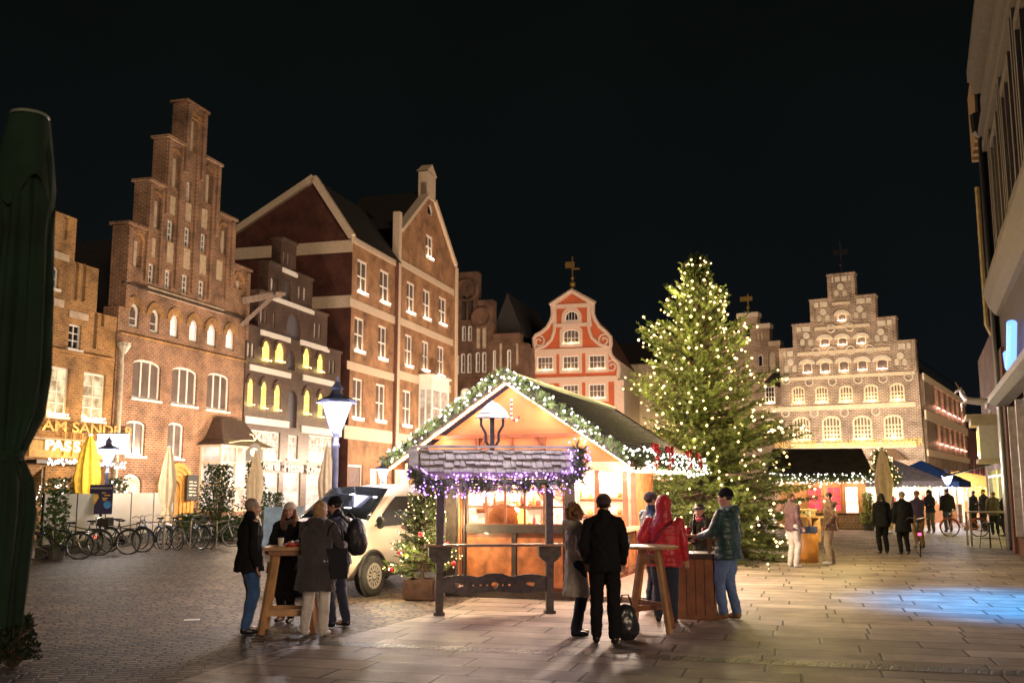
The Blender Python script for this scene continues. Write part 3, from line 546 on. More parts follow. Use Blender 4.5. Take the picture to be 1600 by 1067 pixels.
for a, b, c, d in ((350, 440, 843, 965), (497, 595, 840, 962), (652, 752, 837, 960), (808, 908, 832, 955)): w7(a, b, c, d, 5, 4, .3, mf=MATS['cream_frames'], pane=BR7, lights=BULB, rec=.12, glow=10, fr=.15, bar=.08)
for a, b, c, d in ((400, 448, 570, 625), (488, 540, 565, 622), (582, 634, 560, 616), (676, 728, 556, 612), (772, 832, 550, 606), (487, 537, 445, 488), (577, 626, 441, 484), (672, 722, 437, 478), (577, 622, 322, 362)):
    w7(a, b, c, d, 1, 1, .25, mf=MATS['cream_frames'], pane=GLASSB, lights=BULBW, rec=.1, glow=7, fr=.08, sill=False); p0 = v7(a, c); p1 = v7(b, d); arch_ring(F7, p0[0], p1[0], p0[1], p1[1], CREAM, .28, .05, .25)
for i, (tx, ty) in enumerate(((420, 465), (797, 445), (505, 345), (690, 330), (340, 598), (895, 565), (592, 218))):
    for dx in (-20, 20):
        q0 = v7(tx + dx - 13, ty - 14); q1 = v7(tx + dx + 13, ty + 26); F7.niche(q0[0], q1[0], q0[1], q1[1], .5, CREAM, .1)
    s, z = S7(tx, ty - 30); MB().lathe([(.26, 0), (.26, .08)], 14).build('roundel', CREAM, F7.root).matrix_local = Matrix.Translation((s, 0, z)) @ Matrix.Rotation(math.pi / 2, 4, 'X')
F7.wall(o, BR_PAT, .8, local=True)
for i, t in enumerate(t7):
    nx = t7[i + 1] if i < 3 else ((t[0] + t[1]) / 2,) * 2
    for a, b in ((t[0], nx[0]), (nx[1], t[1])):
        MB().box(a - .05, b + .05, -.14, .9, t[2], t[2] + .14).build('coping', BR_PAT, F7.root); m = MB(); k = max(2, int((b - a) / .5))
        for j in range(k): m.box(a + (b - a) * j / k + .06, a + (b - a) * (j + 1) / k - .06, -.05, 0, t[2] - .5, t[2] - .1)
        m.build('frieze', CREAM, F7.root)
    for e in (t[0], t[1] - .3): MB().box(e, e + .3, -.1, 0, t7[i - 1][2] if i else S7(500, 640)[1], t[2] - .02).build('pilaster', BR_PAT, F7.root)
for a in ((285, 650, 968, 612, 17), (200, 800, 972, 768, 24), (345, 980, 975, 965, 29), (375, 517, 845, 493, 18), (462, 392, 740, 374, 16), (550, 268, 640, 262, 12)):
    p0 = v7(a[0], a[1]); p1 = v7(a[2], a[3]); F7.band(p0[0], p0[1], p1[0], p1[1], a[4] / 3.23, M('cream_band', (.66, .54, .36), .75, var=.1), .08)
m = MB()
for x, y in ((318, 660), (435, 668), (552, 665), (682, 655), (808, 650), (938, 640), (460, 825), (613, 822), (772, 815), (315, 825), (545, 398), (640, 390), (470, 515), (550, 512), (645, 507), (740, 500)):
    s, z = S7(x, y); MB().tube([(s + .3 * math.cos(a), -.06, z + .3 * math.sin(a)) for a in [2 * math.pi * k / 12 for k in range(13)]], .06, 5).build('medallion_ring', CREAM, F7.root)
s, z = S7(625, 994); text('INDUSTRIE- UND HANDELSKAMMER', 'lettering', .74, M('gilt_letters', (.7, .45, .08), .4, metal=.3), F7.root, (s, -.1, z), sx=.9)
for (x0, x1, yt, yb) in ((352, 515, 1010, 1062), (755, 925, 1005, 1062)):
    s0, zt = S7(x0, yt); s1, zb = S7(x1, yb); MB().add([(s0 + .8, 0, zt), (s1 - .8, 0, zt), (s1 + .2, -1.6, zb), (s0 - .2, -1.6, zb), (s0 - .2, 0, zb), (s1 + .2, 0, zb)], [(0, 1, 2, 3), (0, 3, 4), (1, 5, 2)]).build('awning', M('brown_awning', (.2, .12, .07), .8), F7.root)
s, z = S7(592, 124); MB().tube([(s, .3, z), (s, .3, z + 2.6)], .05, 6).ell((s, .3, z + .8), .16).box(s - .5, s + .6, .28, .32, z + 1.6, z + 2.0).build('weathervane', METAL, F7.root)
# side front of B7
S1 = F7.d * o[1][0]; C7 = F7.o + Vector((S1.x, S1.y, 0))
DQ = Vector((.503, .8643, 0))
F7s = Facade('side_wing', 'long patterned brick side wing with pink lit windows along the street', 0, 0, DQ, origin=C7 + DQ * .82 + F7.d * .0)
vs = lambda x, y: F7s.S(*v7(x, y))
L7 = vs(1222, 800)[0]; zt = vs(985, 610)[1]
zr = lambda z0x, z0y: vs(z0x, z0y)[1]
r1b, r1t = vs(1040, 785)[1], vs(1040, 650)[1]; r2b, r2t = vs(1050, 975)[1], vs(1050, 860)[1]
for k in range(6):
    a = L7 * (.2 + .13 * k); F7s.win(a, a + L7 * .07, r1b, r1t, 1, 2, .3, mf=PLASTER, pane=LIT('pink_pane', (.45, .2, .14), (.8, .42, .3), .7), lights=BULBK, local=True, sill=False, glow=15, gcol=(1, .4, .25), rec=.3)
for k in range(6):
    a = L7 * (.22 + .13 * k); F7s.win(a, a + L7 * .06, r2b, r2t, 1, 2, .3, mf=PLASTER, pane=MATS['pink_pane'], lights=BULBK, local=True, sill=False, glow=15, gcol=(1, .4, .25), rec=.3)
for k in range(5): F7s.win(L7 * (.1 + .17 * k), L7 * (.2 + .17 * k), .8, 3.4, 3, 3, .4, local=True, pane=LITW, sill=False, rec=.3)
F7s.wall([(0, 0), (L7, 0), (L7, zt), (0, zt)], BR_PAT, .8, local=True)
for z, h in ((zt, .5), (vs(985, 795)[1], .7), (vs(995, 1000)[1], .5)): MB().box(-.7, L7, -.12, 0, z - h, z).build('band', MATS['cream_band'], F7s.root)
zrf = t7[2][2] - .3
MB().add([(0, -.2, zt), (L7 + .5, -.2, zt), (L7 + .5, 6, zrf), (0, 6, zrf), (0, 12, zt), (L7 + .5, 12, zt)], [(0, 1, 2, 3), (3, 2, 5, 4), (1, 5, 2)]).build('roof', TILE, F7s.root)
m = MB(); m.tube([(2, .6, zt + .6), (2, .6, zt + 1.4), (L7 - 3, .6, zt + 1.4), (L7 - 3, .6, zt + .6)], .05, 5); m.build('snow_rail', METAL, F7s.root)
MB().box(L7 - .02, L7 + .3, .8, 10, 0, zt).build('house_body', BR_PAT, F7s.root)
# next house up the street
F9 = Facade('brick_house', 'dark brick house beyond the side wing with one pink light strip', 0, 0, DQ, origin=C7 + DQ * (L7 + 2.2) )
z9 = F9.S(1520, 672)[1] 
F9.wall([(0, 0), (26, 0), (26, z9), (0, z9)], BRICK('brick_maroon', (.2, .09, .07), (.14, .06, .05), (.2, .12, .1)), .6, local=True)
MB().add([(0, -.4, z9), (26, -.4, z9), (26, 5, z9 + 4), (0, 5, z9 + 4)], [(0, 1, 2, 3)]).build('roof', TILE, F9.root)
zl = F9.S(1525, 745)[1]; m = MB()
for k in range(70): m.octa((.5 + k * .33, -.15, zl), .06)
m.build('light_string', BULBK, F9.root)['kind'] = 'stuff'
for k in range(8): MB().box(1 + k * 2.8, 1.9 + k * 2.8, -.05, 0, zl + .2, zl + 1.9).build('window', GLASSB, F9.root)
for k in range(4): plight(F9.root, (3 + k * 6, -.6, zl), 40, (1, .35, .3), .2)
# ---- B8: gothic neighbour left of B7, behind the tree
F8 = Facade('gothic_house', 'pale brick gothic house with small battlement towers, behind the big christmas tree', 1120, 796, D7)
S8 = lambda x, y: F8.S(*v7(x, y)); P8 = [S8(75, 330), S8(172, 330), S8(232, 378), S8(285, 466)]
zA, zB, zC = P8[0][1], P8[2][1], P8[3][1]; sL = F8.S(1085, 600)[0]
o = [(sL, 0), (P8[3][0], 0), (P8[3][0], zC), (P8[2][0], zC), (P8[2][0], zB), (P8[1][0], zB), (P8[1][0], zA), (P8[0][0], zA), (P8[0][0], zB - .6), (P8[0][0] - 3, zB - .6), (P8[0][0] - 3, zC), (sL, zC)]
w8 = lambda a, b, c, d, *k, **kw: F8.win(*(lambda p, q: (p[0], q[0], p[1], q[1]))(v7(a, c), v7(b, d)), *k, **kw)
w8(208, 262, 688, 775, 3, 3, 0, lights=BULB, glow=15, fr=.13); w8(205, 255, 855, 930, 3, 3, 0, lights=BULB, glow=15, fr=.13); w8(175, 200, 530, 590, 1, 1, .5, sill=False)
q0 = v7(228, 515); q1 = v7(262, 608); F8.niche(q0[0], q1[0], q0[1], q1[1], .5, CREAM)
for a, b in ((165, 178), (184, 198)):
    q0 = v7(a, 420); q1 = v7(b, 458); F8.niche(q0[0], q1[0], q0[1], q1[1], .5, CREAM)
q0 = v7(112, 385); q1 = v7(134, 440); F8.niche(q0[0], q1[0], q0[1], q1[1], .5, GLASS, .3)
F8.wall(o, BR_PAT, .8, local=True)
for a, b, z in ((o[2][0], o[3][0], zC), (o[4][0], o[5][0], zB), (o[6][0], o[7][0], zA), (o[8][0], o[9][0], zB - .6)): MB().box(min(a, b) - .1, max(a, b) + .1, -.15, .9, z - .3, z + .1).build('cornice', CREAM, F8.root)
MB().box(sL, P8[3][0], -.1, 0, S8(230, 640)[1], S8(230, 625)[1]).build('band', MATS['cream_band'], F8.root); MB().box(sL, P8[3][0], -.1, 0, S8(230, 810)[1], S8(230, 788)[1]).build('band', MATS['cream_band'], F8.root)
s, z = S8(122, 330); MB().tube([(s, .3, z), (s, .3, z + 1.9)], .05, 6).ell((s, .3, z + .7), .16).box(s - .7, s + .4, .28, .32, z + 1.3, z + 1.7).build('weathervane', MATS['gilt_iron'], F8.root)
bodybox(F8, sL, P8[3][0], zC - .3, 10, BR_PAT, .8)
for s in (1, 5, 9, 13): plight(F7.root, (s, -7.5, 3.6), 760, (1, .84, .68), .5)  # unseen fill floodlights added in the square for the patterned front
# ---- right side: near shop building
DR = Vector((-.3770, -.9262, 0))
FR = Facade('shop_building', 'dark shop building with cream cornice and blue sign at the right edge', 1600, 890, DR, cat='building')
FR.d = DR; FR.o = FR.o - FR.n * .4; FR.root.location = FR.o; SR = FR.S
def rbox(s0, s1, y0, y1, z0, z1, name, mat): return MB().box(s0, s1, y0, y1, z0, z1).build(name, mat, FR.root)
DKR = M('dark_render', (.06, .045, .038), .8); CRW = M('warm_cream_stone', (.12, .095, .07), .7, var=.15)
BRR = BRICK('brick_red_pier', (.2, .055, .03), (.13, .04, .025), (.16, .1, .07))
SF = -9.5     # far end of the shop building (s grows towards the camera)
rbox(SF, 14, .5, 9, 0, 16, 'house_body', DKR)
rbox(-7.2, 14, 0, .5, 4.9, 15, 'wall', DKR)
rbox(-7.2, 14, 0, .5, 0, .5, 'plinth', BRR)
for i, s in enumerate((-9.2, -7.2)): rbox(s, s + (.9 if i else 1.2), -.12 + .03 * i, .5, 0, 6.0 if i else 15.5, 'brick_pier', BRR if i else METAL)
rbox(-5.9, 14, .1, .5, .5, 4.2, 'shop_window', LIT('blue_shop', (.03, .03, .06), (.3, .25, .3), .15)); 
for k in range(6): rbox(-6.1 + k * 2.6, -5.9 + k * 2.6, -.05, .1, .5, 4.2, 'shop_frame', M('pale_blue_frame', (.4, .34, .34), .4))
m = MB(); pr = [(0, 7.0), (-.12, 7.05), (-.3, 7.3), (-.42, 7.7), (-.42, 7.85), (0, 7.85)]
m.add([(s, a, b) for s in (-6.9, 14) for a, b in pr], [(i, (i + 1) % 6, 6 + (i + 1) % 6, 6 + i) for i in range(6)] + [(0, 1, 2, 3, 4, 5), (6, 7, 8, 9, 10, 11)])
fa = m.build('shop_cornice', CRW, FR.root)
m = MB(); pr = [(0, 4.25), (-.3, 4.28), (-.5, 4.38), (-.5, 4.55), (0, 4.55)]; m.add([(s, a, b) for s in (-6.8, 14) for a, b in pr], [(i, (i + 1) % 5, 5 + (i + 1) % 5, 5 + i) for i in range(5)] + [(0, 1, 2, 3, 4), (5, 6, 7, 8, 9)])
m.build('canopy', M('canopy_white', (.22, .22, .27), .5), FR.root)
for k in range(5):
    s = -5.5 + k * 4
    for dx in (0, .5): rbox(s + dx, s + dx + .22, -.12, 0, 8.2, 12.2, 'pilaster', CRW)
    MB().panel([(s + .9, 8.6), (s + 3.3, 8.6), (s + 3.3, 11.8), (s + .9, 11.8)], [[(s + 1.15, 8.8), (s + 2.05, 8.8), (s + 2.05, 11.5), (s + 1.15, 11.5)], [(s + 2.15, 8.8), (s + 3.05, 8.8), (s + 3.05, 11.5), (s + 2.15, 11.5)]], -.12, 0).build('window', CRW, FR.root)
    rbox(s + 1.1, s + 3.1, -.03, -.01, 8.7, 11.7, 'pane', GLASS)
for z, d, h in ((8.0, .16, .2), (12.2, .16, .3), (12.7, .24, .25), (13.2, .12, .7), (14.1, .34, .4), (14.5, .45, .35)): rbox(-6.9, 14, -d, 0, z, z + h, 'moulding', CRW)
MB().lathe([(.09, 0), (.09, .5), (.26, .7), (.3, 1.3)], 8, (-7.4, -.12, 12.3)).build('rainwater_head', METAL, FR.root)
MB().tube([(-7.4, -.12, 12.3), (-7.4, -.12, 6.2), (-7.4, -.1, 5.6), (-7.4, -.1, .1)], .085, 8).build('downpipe', METAL, FR.root)
sg = MB().tube([(-2.6, -.2, 5.35), (-2.3, -.2, 4.95), (-1.6, -.2, 5.2), (-.9, -.2, 5.9)], .12, 8).build('neon_sign', E('neon_white_blue', (.12, .26, 1), 1.6), FR.root)
plight(sg, (-1.6, -.7, 5.2), 10, (.3, .4, 1), .3)
plight(sg, (7.6, -1.0, 3.9), 1500, (.0, .35, 1), .3, 'SPOT', (R(0), R(0), 0), spot=R(84))
# tall brick neighbour further along with the white statue ledge
FU = Facade('corner_house', 'narrow brick corner house with a white statue ledge over a lit shop', 0, 0, DR, origin=FR.o + DR * -15.5 - FR.n * .35)
z0 = 2.6
BRU = BRICK('brick_purple', (.16, .07, .06), (.1, .045, .04), (.2, .14, .13))
MB().box(0, 6.0, -.05, 8, z0, 17).build('wall', BRU, FU.root)
MB().box(-16, 0, .3, 8, 0, 8.5).build('house_body', BRU, FU.root)
for k in range(2):
    MB().box(1 + k * 2.4, 2 + k * 2.4, -.11, -.05, 8.5, 11).build('window', WHITE, FU.root)
m = MB()
for k in range(14): m.box(k * .42, k * .42 + .24, -.3, -.05, 14.5 + .1 * (k % 2), 17.1)
m.build('eave_corbels', M('ochre_corbels', (.4, .26, .12), .7), FU.root)
MB().tube([(.3, -.2, 13.4), (.3, -.2, 8.0), (.3, -.05, 7.6)], .09, 6).build('downpipe', M('yellow_pipe', (.55, .42, .2), .4), FU.root)
MB().box(.2, 2.2, -1.2, 0, 4.35, 4.5).box(.3, 2.1, -1.05, 0, 4.1, 4.35).build('ledge', CREAM, FU.root)
MB().box(.4, 2.0, -.8, 0, 2.9, 4.1).build('oriel', WHITE, FU.root); MB().box(.55, 1.85, -.82, -.1, 3.05, 3.95).box(.38, .55, -.73, -.08, 3.05, 3.95).build('pane', LITY, FU.root)
MB().box(.3, 2.1, -.88, 0, 2.75, 2.9).build('sill', CREAM, FU.root)
MB().box(-8, 5.9, .1, .5, .2, z0).build('shop_window', LIT('yellow_shop', (.1, .1, .02), (.9, .75, .2), 1.0, .6, .5), FU.root)
m = MB()
for k in range(5): m.box(-8 + k * 3, -8 + k * 3 + .12, -.05, .1, 0, z0)
m.box(-8, 5.9, -.05, .1, 2.3, 2.4); m.build('shop_frame', WHITE, FU.root)
MB().add([(-7, 0, 2.9), (-1, 0, 2.9), (-1, -2.0, 2.35), (-7, -2.0, 2.35), (-7, 0, 2.84), (-1, 0, 2.84), (-1, -2.0, 2.29), (-7, -2.0, 2.29)], [(0, 1, 2, 3), (7, 6, 5, 4), (3, 2, 6, 7), (0, 3, 7, 4), (1, 5, 6, 2)]).build('awning', M('black_awning', (.02, .02, .022), .7), FU.root)
plight(FU.root, (1.2, -2.2, 5.0), 40, (1, .8, .7), .2); plight(FU.root, (-3, -1.2, 2.1), 30, (1, .8, .35), .3)  # first light is added without a fixture, to brighten the statue
# street closing houses far beyond
for i, (x, Y, wd, h, lab) in enumerate(((1490, 150, 18, 9, 'low dark house closing the street far beyond the market'), (1395, 170, 26, 12, 'far dark house behind the blue market canopy'))):
    p = base_at(x, Y); h_ = thing('far_house', lab, 'building', p, 0)
    MB().box(-wd / 2, wd / 2, 0, 8, 0, h).build('wall', BR_GO, h_); roof = MB().add([(-wd / 2, 0, h), (wd / 2, 0, h), (wd / 2, 4, h + 4), (-wd / 2, 4, h + 4)], [(0, 1, 2, 3)]).build('roof', TILE, h_)
    for k in range(5): MB().box(-wd / 2 + 1.5 + k * wd / 5.5, -wd / 2 + 3 + k * wd / 5.5, -.05, 0, 1, 3.2).build('window', LITW, h_)
# ================= PEOPLE =================
SKIN = M('skin', (.55, .3, .22), .55, var=.08); EYEM = M('eye_dark', (.02, .015, .012), .2, var=.1); LIPM = M('lip', (.45, .12, .1), .5, var=.1)
def cloth(name, col, rough=.9, bump=.5, bs=22, coat=0, sheen=.3, var=.2):
    if max(col) < .05: sheen = 0; rough = max(rough, .5)
    return M(name, col, rough, var=var, vs=5, bump=bump, bs=bs, coat=coat, sheen=sheen, spec=.2 if max(col) < .05 and rough > .6 else .5)
BTEX = bpy.data.textures.new('folds', 'CLOUDS'); BTEX.noise_scale = .11; BTEX.noise_depth = 2
def soft(o, vox, sm=2, disp=0):
    m = o.modifiers.new('r', 'REMESH'); m.mode = 'VOXEL'; m.voxel_size = vox; m.use_smooth_shade = True
    if sm: k = o.modifiers.new('s', 'SMOOTH'); k.iterations = sm; k.factor = .5
    if disp: d = o.modifiers.new('d', 'DISPLACE'); d.texture = BTEX; d.strength = disp; d.mid_level = .5; d.texture_coords = 'GLOBAL'
    return o
def loft(mb, secs, n=20):   # secs: (cx, cy, z, rx, ry)
    vs = []; m = len(secs)
    for cx, cy, z, rx, ry in secs:
        for k in range(n):
            a = 2 * math.pi * k / n; vs.append((cx + rx * math.cos(a), cy + ry * math.sin(a), z))
    fs = [(i * n + k, i * n + (k + 1) % n, (i + 1) * n + (k + 1) % n, (i + 1) * n + k) for i in range(m - 1) for k in range(n)] + [tuple(range(n))[::-1], tuple((m - 1) * n + k for k in range(n))]
    mb.add(vs, fs)
def capsule(mb, pts, rs, n=10):
    mb.tube(pts, rs, n)
    for p, r in ((pts[0], rs[0]), (pts[-1], rs[-1])): mb.ell(p, r, nu=n, nv=6)
def ik(S, T, l1, l2, hint):
    d = T - S; L = min(d.length, (l1 + l2) * .995); u = d.normalized(); a = (l1 * l1 - l2 * l2 + L * L) / (2 * L); h = math.sqrt(max(l1 * l1 - a * a, 0))
    p = hint - u * hint.dot(u); p.normalize(); return S + u * a + p * h, S + u * L
ARM = {'down': (.265, .03, .80), 'pocket': (.225, .10, .95), 'front': (.10, .27, 1.14), 'table': (.15, .36, 1.09), 'back': (.14, -.12, .98), 'face': (.06, .22, 1.36), 'fold': (-.02, .22, 1.18)}
def person(name_label, loc, rz, H=1.75, vox=.012, head=(0, 0), lean=0, arms=('down', 'down'), feet=((-.1, 0), (.1, 0)), top=None, topm=None, legm=None, shoem=None,
           hair=None, hairm=None, hat=None, hatm=None, hood=None, scarf=None, puff=0, wide=1.0, group=None, face=True, ov=None, bend=0, bodymat=None, sit=False):
    k = H / 1.75; fine = vox < .02
    def P(x, y, z):
        return Vector((x, y + lean * max(0, z - .9) / .7, z - abs(lean) * .12 * max(0, z - .9)))
    sw = .185 * wide; hipw = .095
    hips = [P(s * hipw, 0, .93) for s in (-1, 1)]; ank = [Vector((f[0], f[1], .085)) for f in feet]
    knees = []
    for h, a in zip(hips, ank): kn, _ = ik(h, a, .43, .43, Vector((0, 1, 0))); knees.append(kn)
    sh = [P(s * sw, 0, 1.43) for s in (-1, 1)]; hands = []; elb = []
    for i, s in enumerate((-1, 1)):
        t = arms[i]; t = ARM[t] if isinstance(t, str) else t; T = P(s * t[0] * (wide if t[0] > .2 else 1), t[1], t[2])
        e, hnd = ik(sh[i], T, .29, .265, Vector((s * .35, -.8, -.3))); elb.append(e); hands.append(hnd)
    B = MB()
    loft(B, [(0, 0, .84, .12, .09)] + [(P(0, 0, z).x, P(0, 0, z).y, P(0, 0, z).z, rx * wide, ry * wide) for z, rx, ry in ((.95, .15, .10), (1.08, .13, .09), (1.25, .145, .10), (1.38, .15, .095), (1.45, .10, .075), (1.49, .06, .06))], 16)
    hc_ = P(0, .01, 1.635); HR = Matrix.Rotation(R(head[0]), 3, 'Z') @ Matrix.Rotation(R(head[1]), 3, 'X')
    Hh = lambda x, y, z: P(0, -.01, 1.50) + HR @ (Vector((x, y + .02, z + .135)))
    capsule(B, [P(0, -.015, 1.44), Hh(0, -.015, -.05)], [.062, .055])
    B.ell(Hh(0, -.012, .028), (.074, .092, .086), HR, 16, 12); B.ell(Hh(0, .024, -.03), (.06, .066, .082), HR, 14, 10); B.ell(Hh(0, .055, -.09), (.03, .03, .024), HR); B.ell(Hh(0, .02, -.07), (.054, .054, .04), HR)
    B.ell(Hh(0, .075, .02), (.045, .02, .011), HR)
    for s in (-1, 1): B.ell(Hh(s * .076, -.005, -.01), (.012, .02, .032), HR); B.ell(Hh(s * .035, .062, -.03), (.022, .022, .02), HR)
    capsule(B, [Hh(0, .086, .005), Hh(0, .106, -.03)], [.009, .015], 8); B.ell(Hh(0, .083, -.058), (.024, .014, .012), HR)
    for i in range(2):
        capsule(B, [sh[i], elb[i], hands[i]], [.05, .042, .028]); capsule(B, [hips[i], knees[i], ank[i]], [.085, .055, .04])
        d = (hands[i] - elb[i]).normalized(); s = -1 if i == 0 else 1
        side = d.cross(Vector((0, 0, 1)) if abs(d.z) < .8 else Vector((0, 1, 0))).normalized()
        if side.x * s > 0: side = -side          # thumb side points inward
        nrm = d.cross(side).normalized()
        if nrm.z > 0 and abs(d.z) < .8: nrm = -nrm
        palm = hands[i] + d * .045
        B.ell(palm, (.04, .014, .048), Matrix((side, nrm, d)).transposed(), 10, 8)
        for j, (o, L) in enumerate(((.03, .07), (.01, .08), (-.01, .075), (-.03, .058))):
            a = palm + side * o + d * .035; b = a + d * L * .5 + nrm * .008; c = b + d * L * .3 + nrm * L * .4; capsule(B, [a, b, c], [.009, .0085, .0075], 6)
        a = palm + side * .03 - d * .015; b = a + side * .028 + d * .025; capsule(B, [a, b, b + d * .028 + nrm * .012], [.011, .0095, .008], 6)
        B.ell(ank[i] + Vector((0, .06, -.045)), (.035, .1, .03))
    body = soft(B.build('person', bodymat or SKIN, None, True), min(vox, .008) if fine else vox, 1)
    body.location = loc; body.rotation_euler = (0, 0, rz); body.scale = (k, k, k); tag(body, name_label, 'person', group)
    def part(mb, nm, mat, v=vox, sm=2, disp=0): return soft(mb.build(nm, mat, body, True), v, sm, disp)
    if fine and face:
        for s in (-1, 1): MB().ell(Hh(s * .03, .079, .003), (.012, .009, .006), HR, 8, 6).build('eye', EYEM, body, True)
        MB().ell(Hh(0, .093, -.058), (.021, .008, .006), HR, 8, 6).build('mouth', LIPM, body, True)
    # trousers
    m = MB()
    for i in range(2): capsule(m, [hips[i] + Vector((0, 0, .02)), knees[i], ank[i] + Vector((0, -.005, .02))], [.108 * wide, .082, .066], 14)
    loft(m, [(0, -.005, .86, .15 * wide, .11), (0, -.01, .94, .17 * wide, .125), (0, 0, 1.02, .16 * wide, .115)])
    part(m, 'trousers', legm, vox, 1, .034)
    for i in range(2):
        a = ank[i]; ft = R(8 if i else -8); fw = Vector((-math.sin(-ft), math.cos(ft), 0)); m = MB()
        m.ell(a + Vector((0, -.02, -.03)), (.045, .055, .05)); capsule(m, [a - fw * .03 + Vector((0, 0, -.045)), a + fw * .08 + Vector((0, 0, -.05)), a + fw * .155 + Vector((0, 0, -.058))], [.042, .042, .028], 10)
        so = part(m, 'shoe', shoem, max(vox * .8, .009), 1)
    # jacket / coat: hem height, flare
    hem, flare = top
    m = MB(); secs = []
    zs = [hem] + [z for z in (.6, .75, .88, .96, 1.04, 1.12, 1.2, 1.28, 1.36, 1.42, 1.47) if z > hem + .06]
    if puff:
        zs = [hem + (1.47 - hem) * i / 35 for i in range(36)]
    for z in zs:
        t = max(0, (1.0 - z) / (1.0 - min(hem, .9))) if z < 1.0 else 0
        if z < 1.36: rx, ry = .185 + flare * t + .012 * math.sin((z - 1.0) * 5), .135 + flare * .8 * t
        else: q = (z - 1.36) / .11; rx, ry = .185 - .085 * q, .135 - .05 * q
        if ov: rx *= ov; ry *= ov
        if puff: e = 1 + puff * .8 * (abs(math.sin((z - hem) / .085 * math.pi)) - .5); rx *= e; ry *= e
        p = P(0, 0, z) if z > .9 else Vector((0, 0, z)); secs.append((p.x, p.y, p.z, rx * wide, ry * wide))
    loft(m, secs, 24)
    for i in range(2):
        w0 = hands[i] + (elb[i] - hands[i]).normalized() * .01
        if puff:
            pts = []; rs = []
            for a, b, ra, rb in ((sh[i] + Vector((0, 0, -.015)), elb[i], .072, .068), (elb[i], w0, .07, .052)):
                for j in range(12): t = j / 12; pts.append(a.lerp(b, t)); rs.append((ra + (rb - ra) * t) * (1 + puff * (abs(math.sin(j / 3 * math.pi)) - .4)))
            capsule(m, pts + [w0], rs + [.048], 12)
        else: capsule(m, [sh[i] + Vector((0, 0, -.02)), elb[i], w0], [.068, .06, .05], 12); capsule(m, [P(0, -.01, 1.47), sh[i] + Vector((0, 0, -.01))], [.075, .062], 12)
    if hood is None: capsule(m, [P(0, -.01, 1.44), P(0, -.01, 1.515)], [.09, .082], 12)
    elif hood == 'down': m.ell(P(0, -.1, 1.47), (.13, .09, .07)); m.ell(P(0, -.02, 1.49), (.11, .1, .045))
    elif hood == 'up':
        m.ell(Hh(0, -.03, .025), (.118, .128, .138), HR, 16, 12); capsule(m, [P(0, -.02, 1.42), Hh(0, -.03, -.06)], [.13, .115], 14)
    nm = 'coat' if hem < .75 else 'jacket'
    part(m, nm, topm, vox, 2, .048 if not puff else .03)
    if hair:
        m = MB(); rn = random.Random(int(H * 1000 + loc[0] * 37))
        m.ell(Hh(0, -.022, .034), (.083, .094, .088), HR, 16, 12)
        if hair == 'long':
            for s in (-1, 1): capsule(m, [Hh(s * .07, -.02, .02), Hh(s * .085, -.005, -.08), Hh(s * .09, .05, -.2), Hh(s * .085, .07, -.3)], [.035, .042, .045, .025])
            capsule(m, [Hh(0, -.07, .02), Hh(0, -.1, -.1), Hh(0, -.1, -.22)], [.06, .075, .05])
        if hair == 'bob': m.ell(Hh(0, -.04, -.02), (.095, .09, .11), HR); 
        if hair == 'curly':
            for q in range(110):
                a = rn.uniform(0, 6.28); b = rn.uniform(-1, 1); v = Vector((math.cos(a) * math.sqrt(1 - b * b), math.sin(a) * math.sqrt(1 - b * b), b))
                if v.y > .35: continue
                m.ell(Hh(v.x * .105, v.y * .11 - .03, v.z * .13 - .01), rn.uniform(.016, .03), None, 6, 5)
        if fine: part(m, 'hair', hairm, .007 if hair == 'curly' else .009, 1, 0 if hair == 'curly' else .008)
        else: m.build('hair', hairm, body, True)
    if hat == 'beanie':
        m = MB(); m.ell(Hh(0, -.016, .052), (.09, .104, .088), HR, 18, 12)
        cu = MB(); cu.tube([Hh(.086 * math.cos(a), -.016 + .1 * math.sin(a), .032 + .012 * math.sin(a) + dz) for dz in (0,) for a in [2 * math.pi * j / 20 for j in range(21)]], .011, 8, False); cu.tube([Hh(.086 * math.cos(a), -.016 + .1 * math.sin(a), .05 + .012 * math.sin(a)) for a in [2 * math.pi * j / 20 for j in range(21)]], .011, 8, False)
        hb = m.build('beanie', hatm, body, True); cu.build('cuff', hatm, hb, True)
    if hat == 'band': MB().tube([Hh(.086 * math.cos(a), -.014 + .1 * math.sin(a), .035 + .012 * math.sin(a)) for a in [2 * math.pi * j / 20 for j in range(21)]], .02, 8, False).build('headband', hatm, body, True)
    if hat == 'cap': hb = MB().ell(Hh(0, -.01, .055), (.088, .1, .07), HR, 16, 10).build('cap', hatm, body, True); MB().ell(Hh(0, .1, .035), (.06, .06, .008), HR).build('peak', hatm, hb, True)
    if scarf:
        m = MB(); m.tube([P(.095 * math.cos(a), .09 * math.sin(a) - .005, 1.47 + .012 * math.sin(3 * a)) for a in [2 * math.pi * j / 16 for j in range(17)]], .036, 8, False); m.ell(P(.02, .12, 1.40), (.05, .03, .08)); part(m, 'scarf', scarf, vox, 1, .01)
    body['_top'] = 0; del body['_top']
    return body, P, Hh, hands, elb, sh
def place(px, py): p = G(px, py); return (p.x, p.y, .012)
def toward(loc, ang): return R(ang)     # ang: 0 faces away from the camera, 90 faces left, -90 right, 180 faces the camera
C = cloth
BLK = C('black_wool', (.012, .012, .015)); JEANS = C('blue_denim', (.035, .1, .27), bump=.4, var=.35); DJEANS = C('dark_denim', (.018, .028, .06)); WHT = C('white_trousers', (.62, .58, .56)); BSH = M('black_leather', (.015, .015, .017), .3, var=.2)
WSH = M('white_trainer', (.75, .74, .72), .5, var=.05); GREY = C('grey_quilt', (.052, .045, .056), bump=.8, bs=14, var=.3); NAVY = C('navy_shell', (.015, .03, .1), .45, .3, 12, .2)
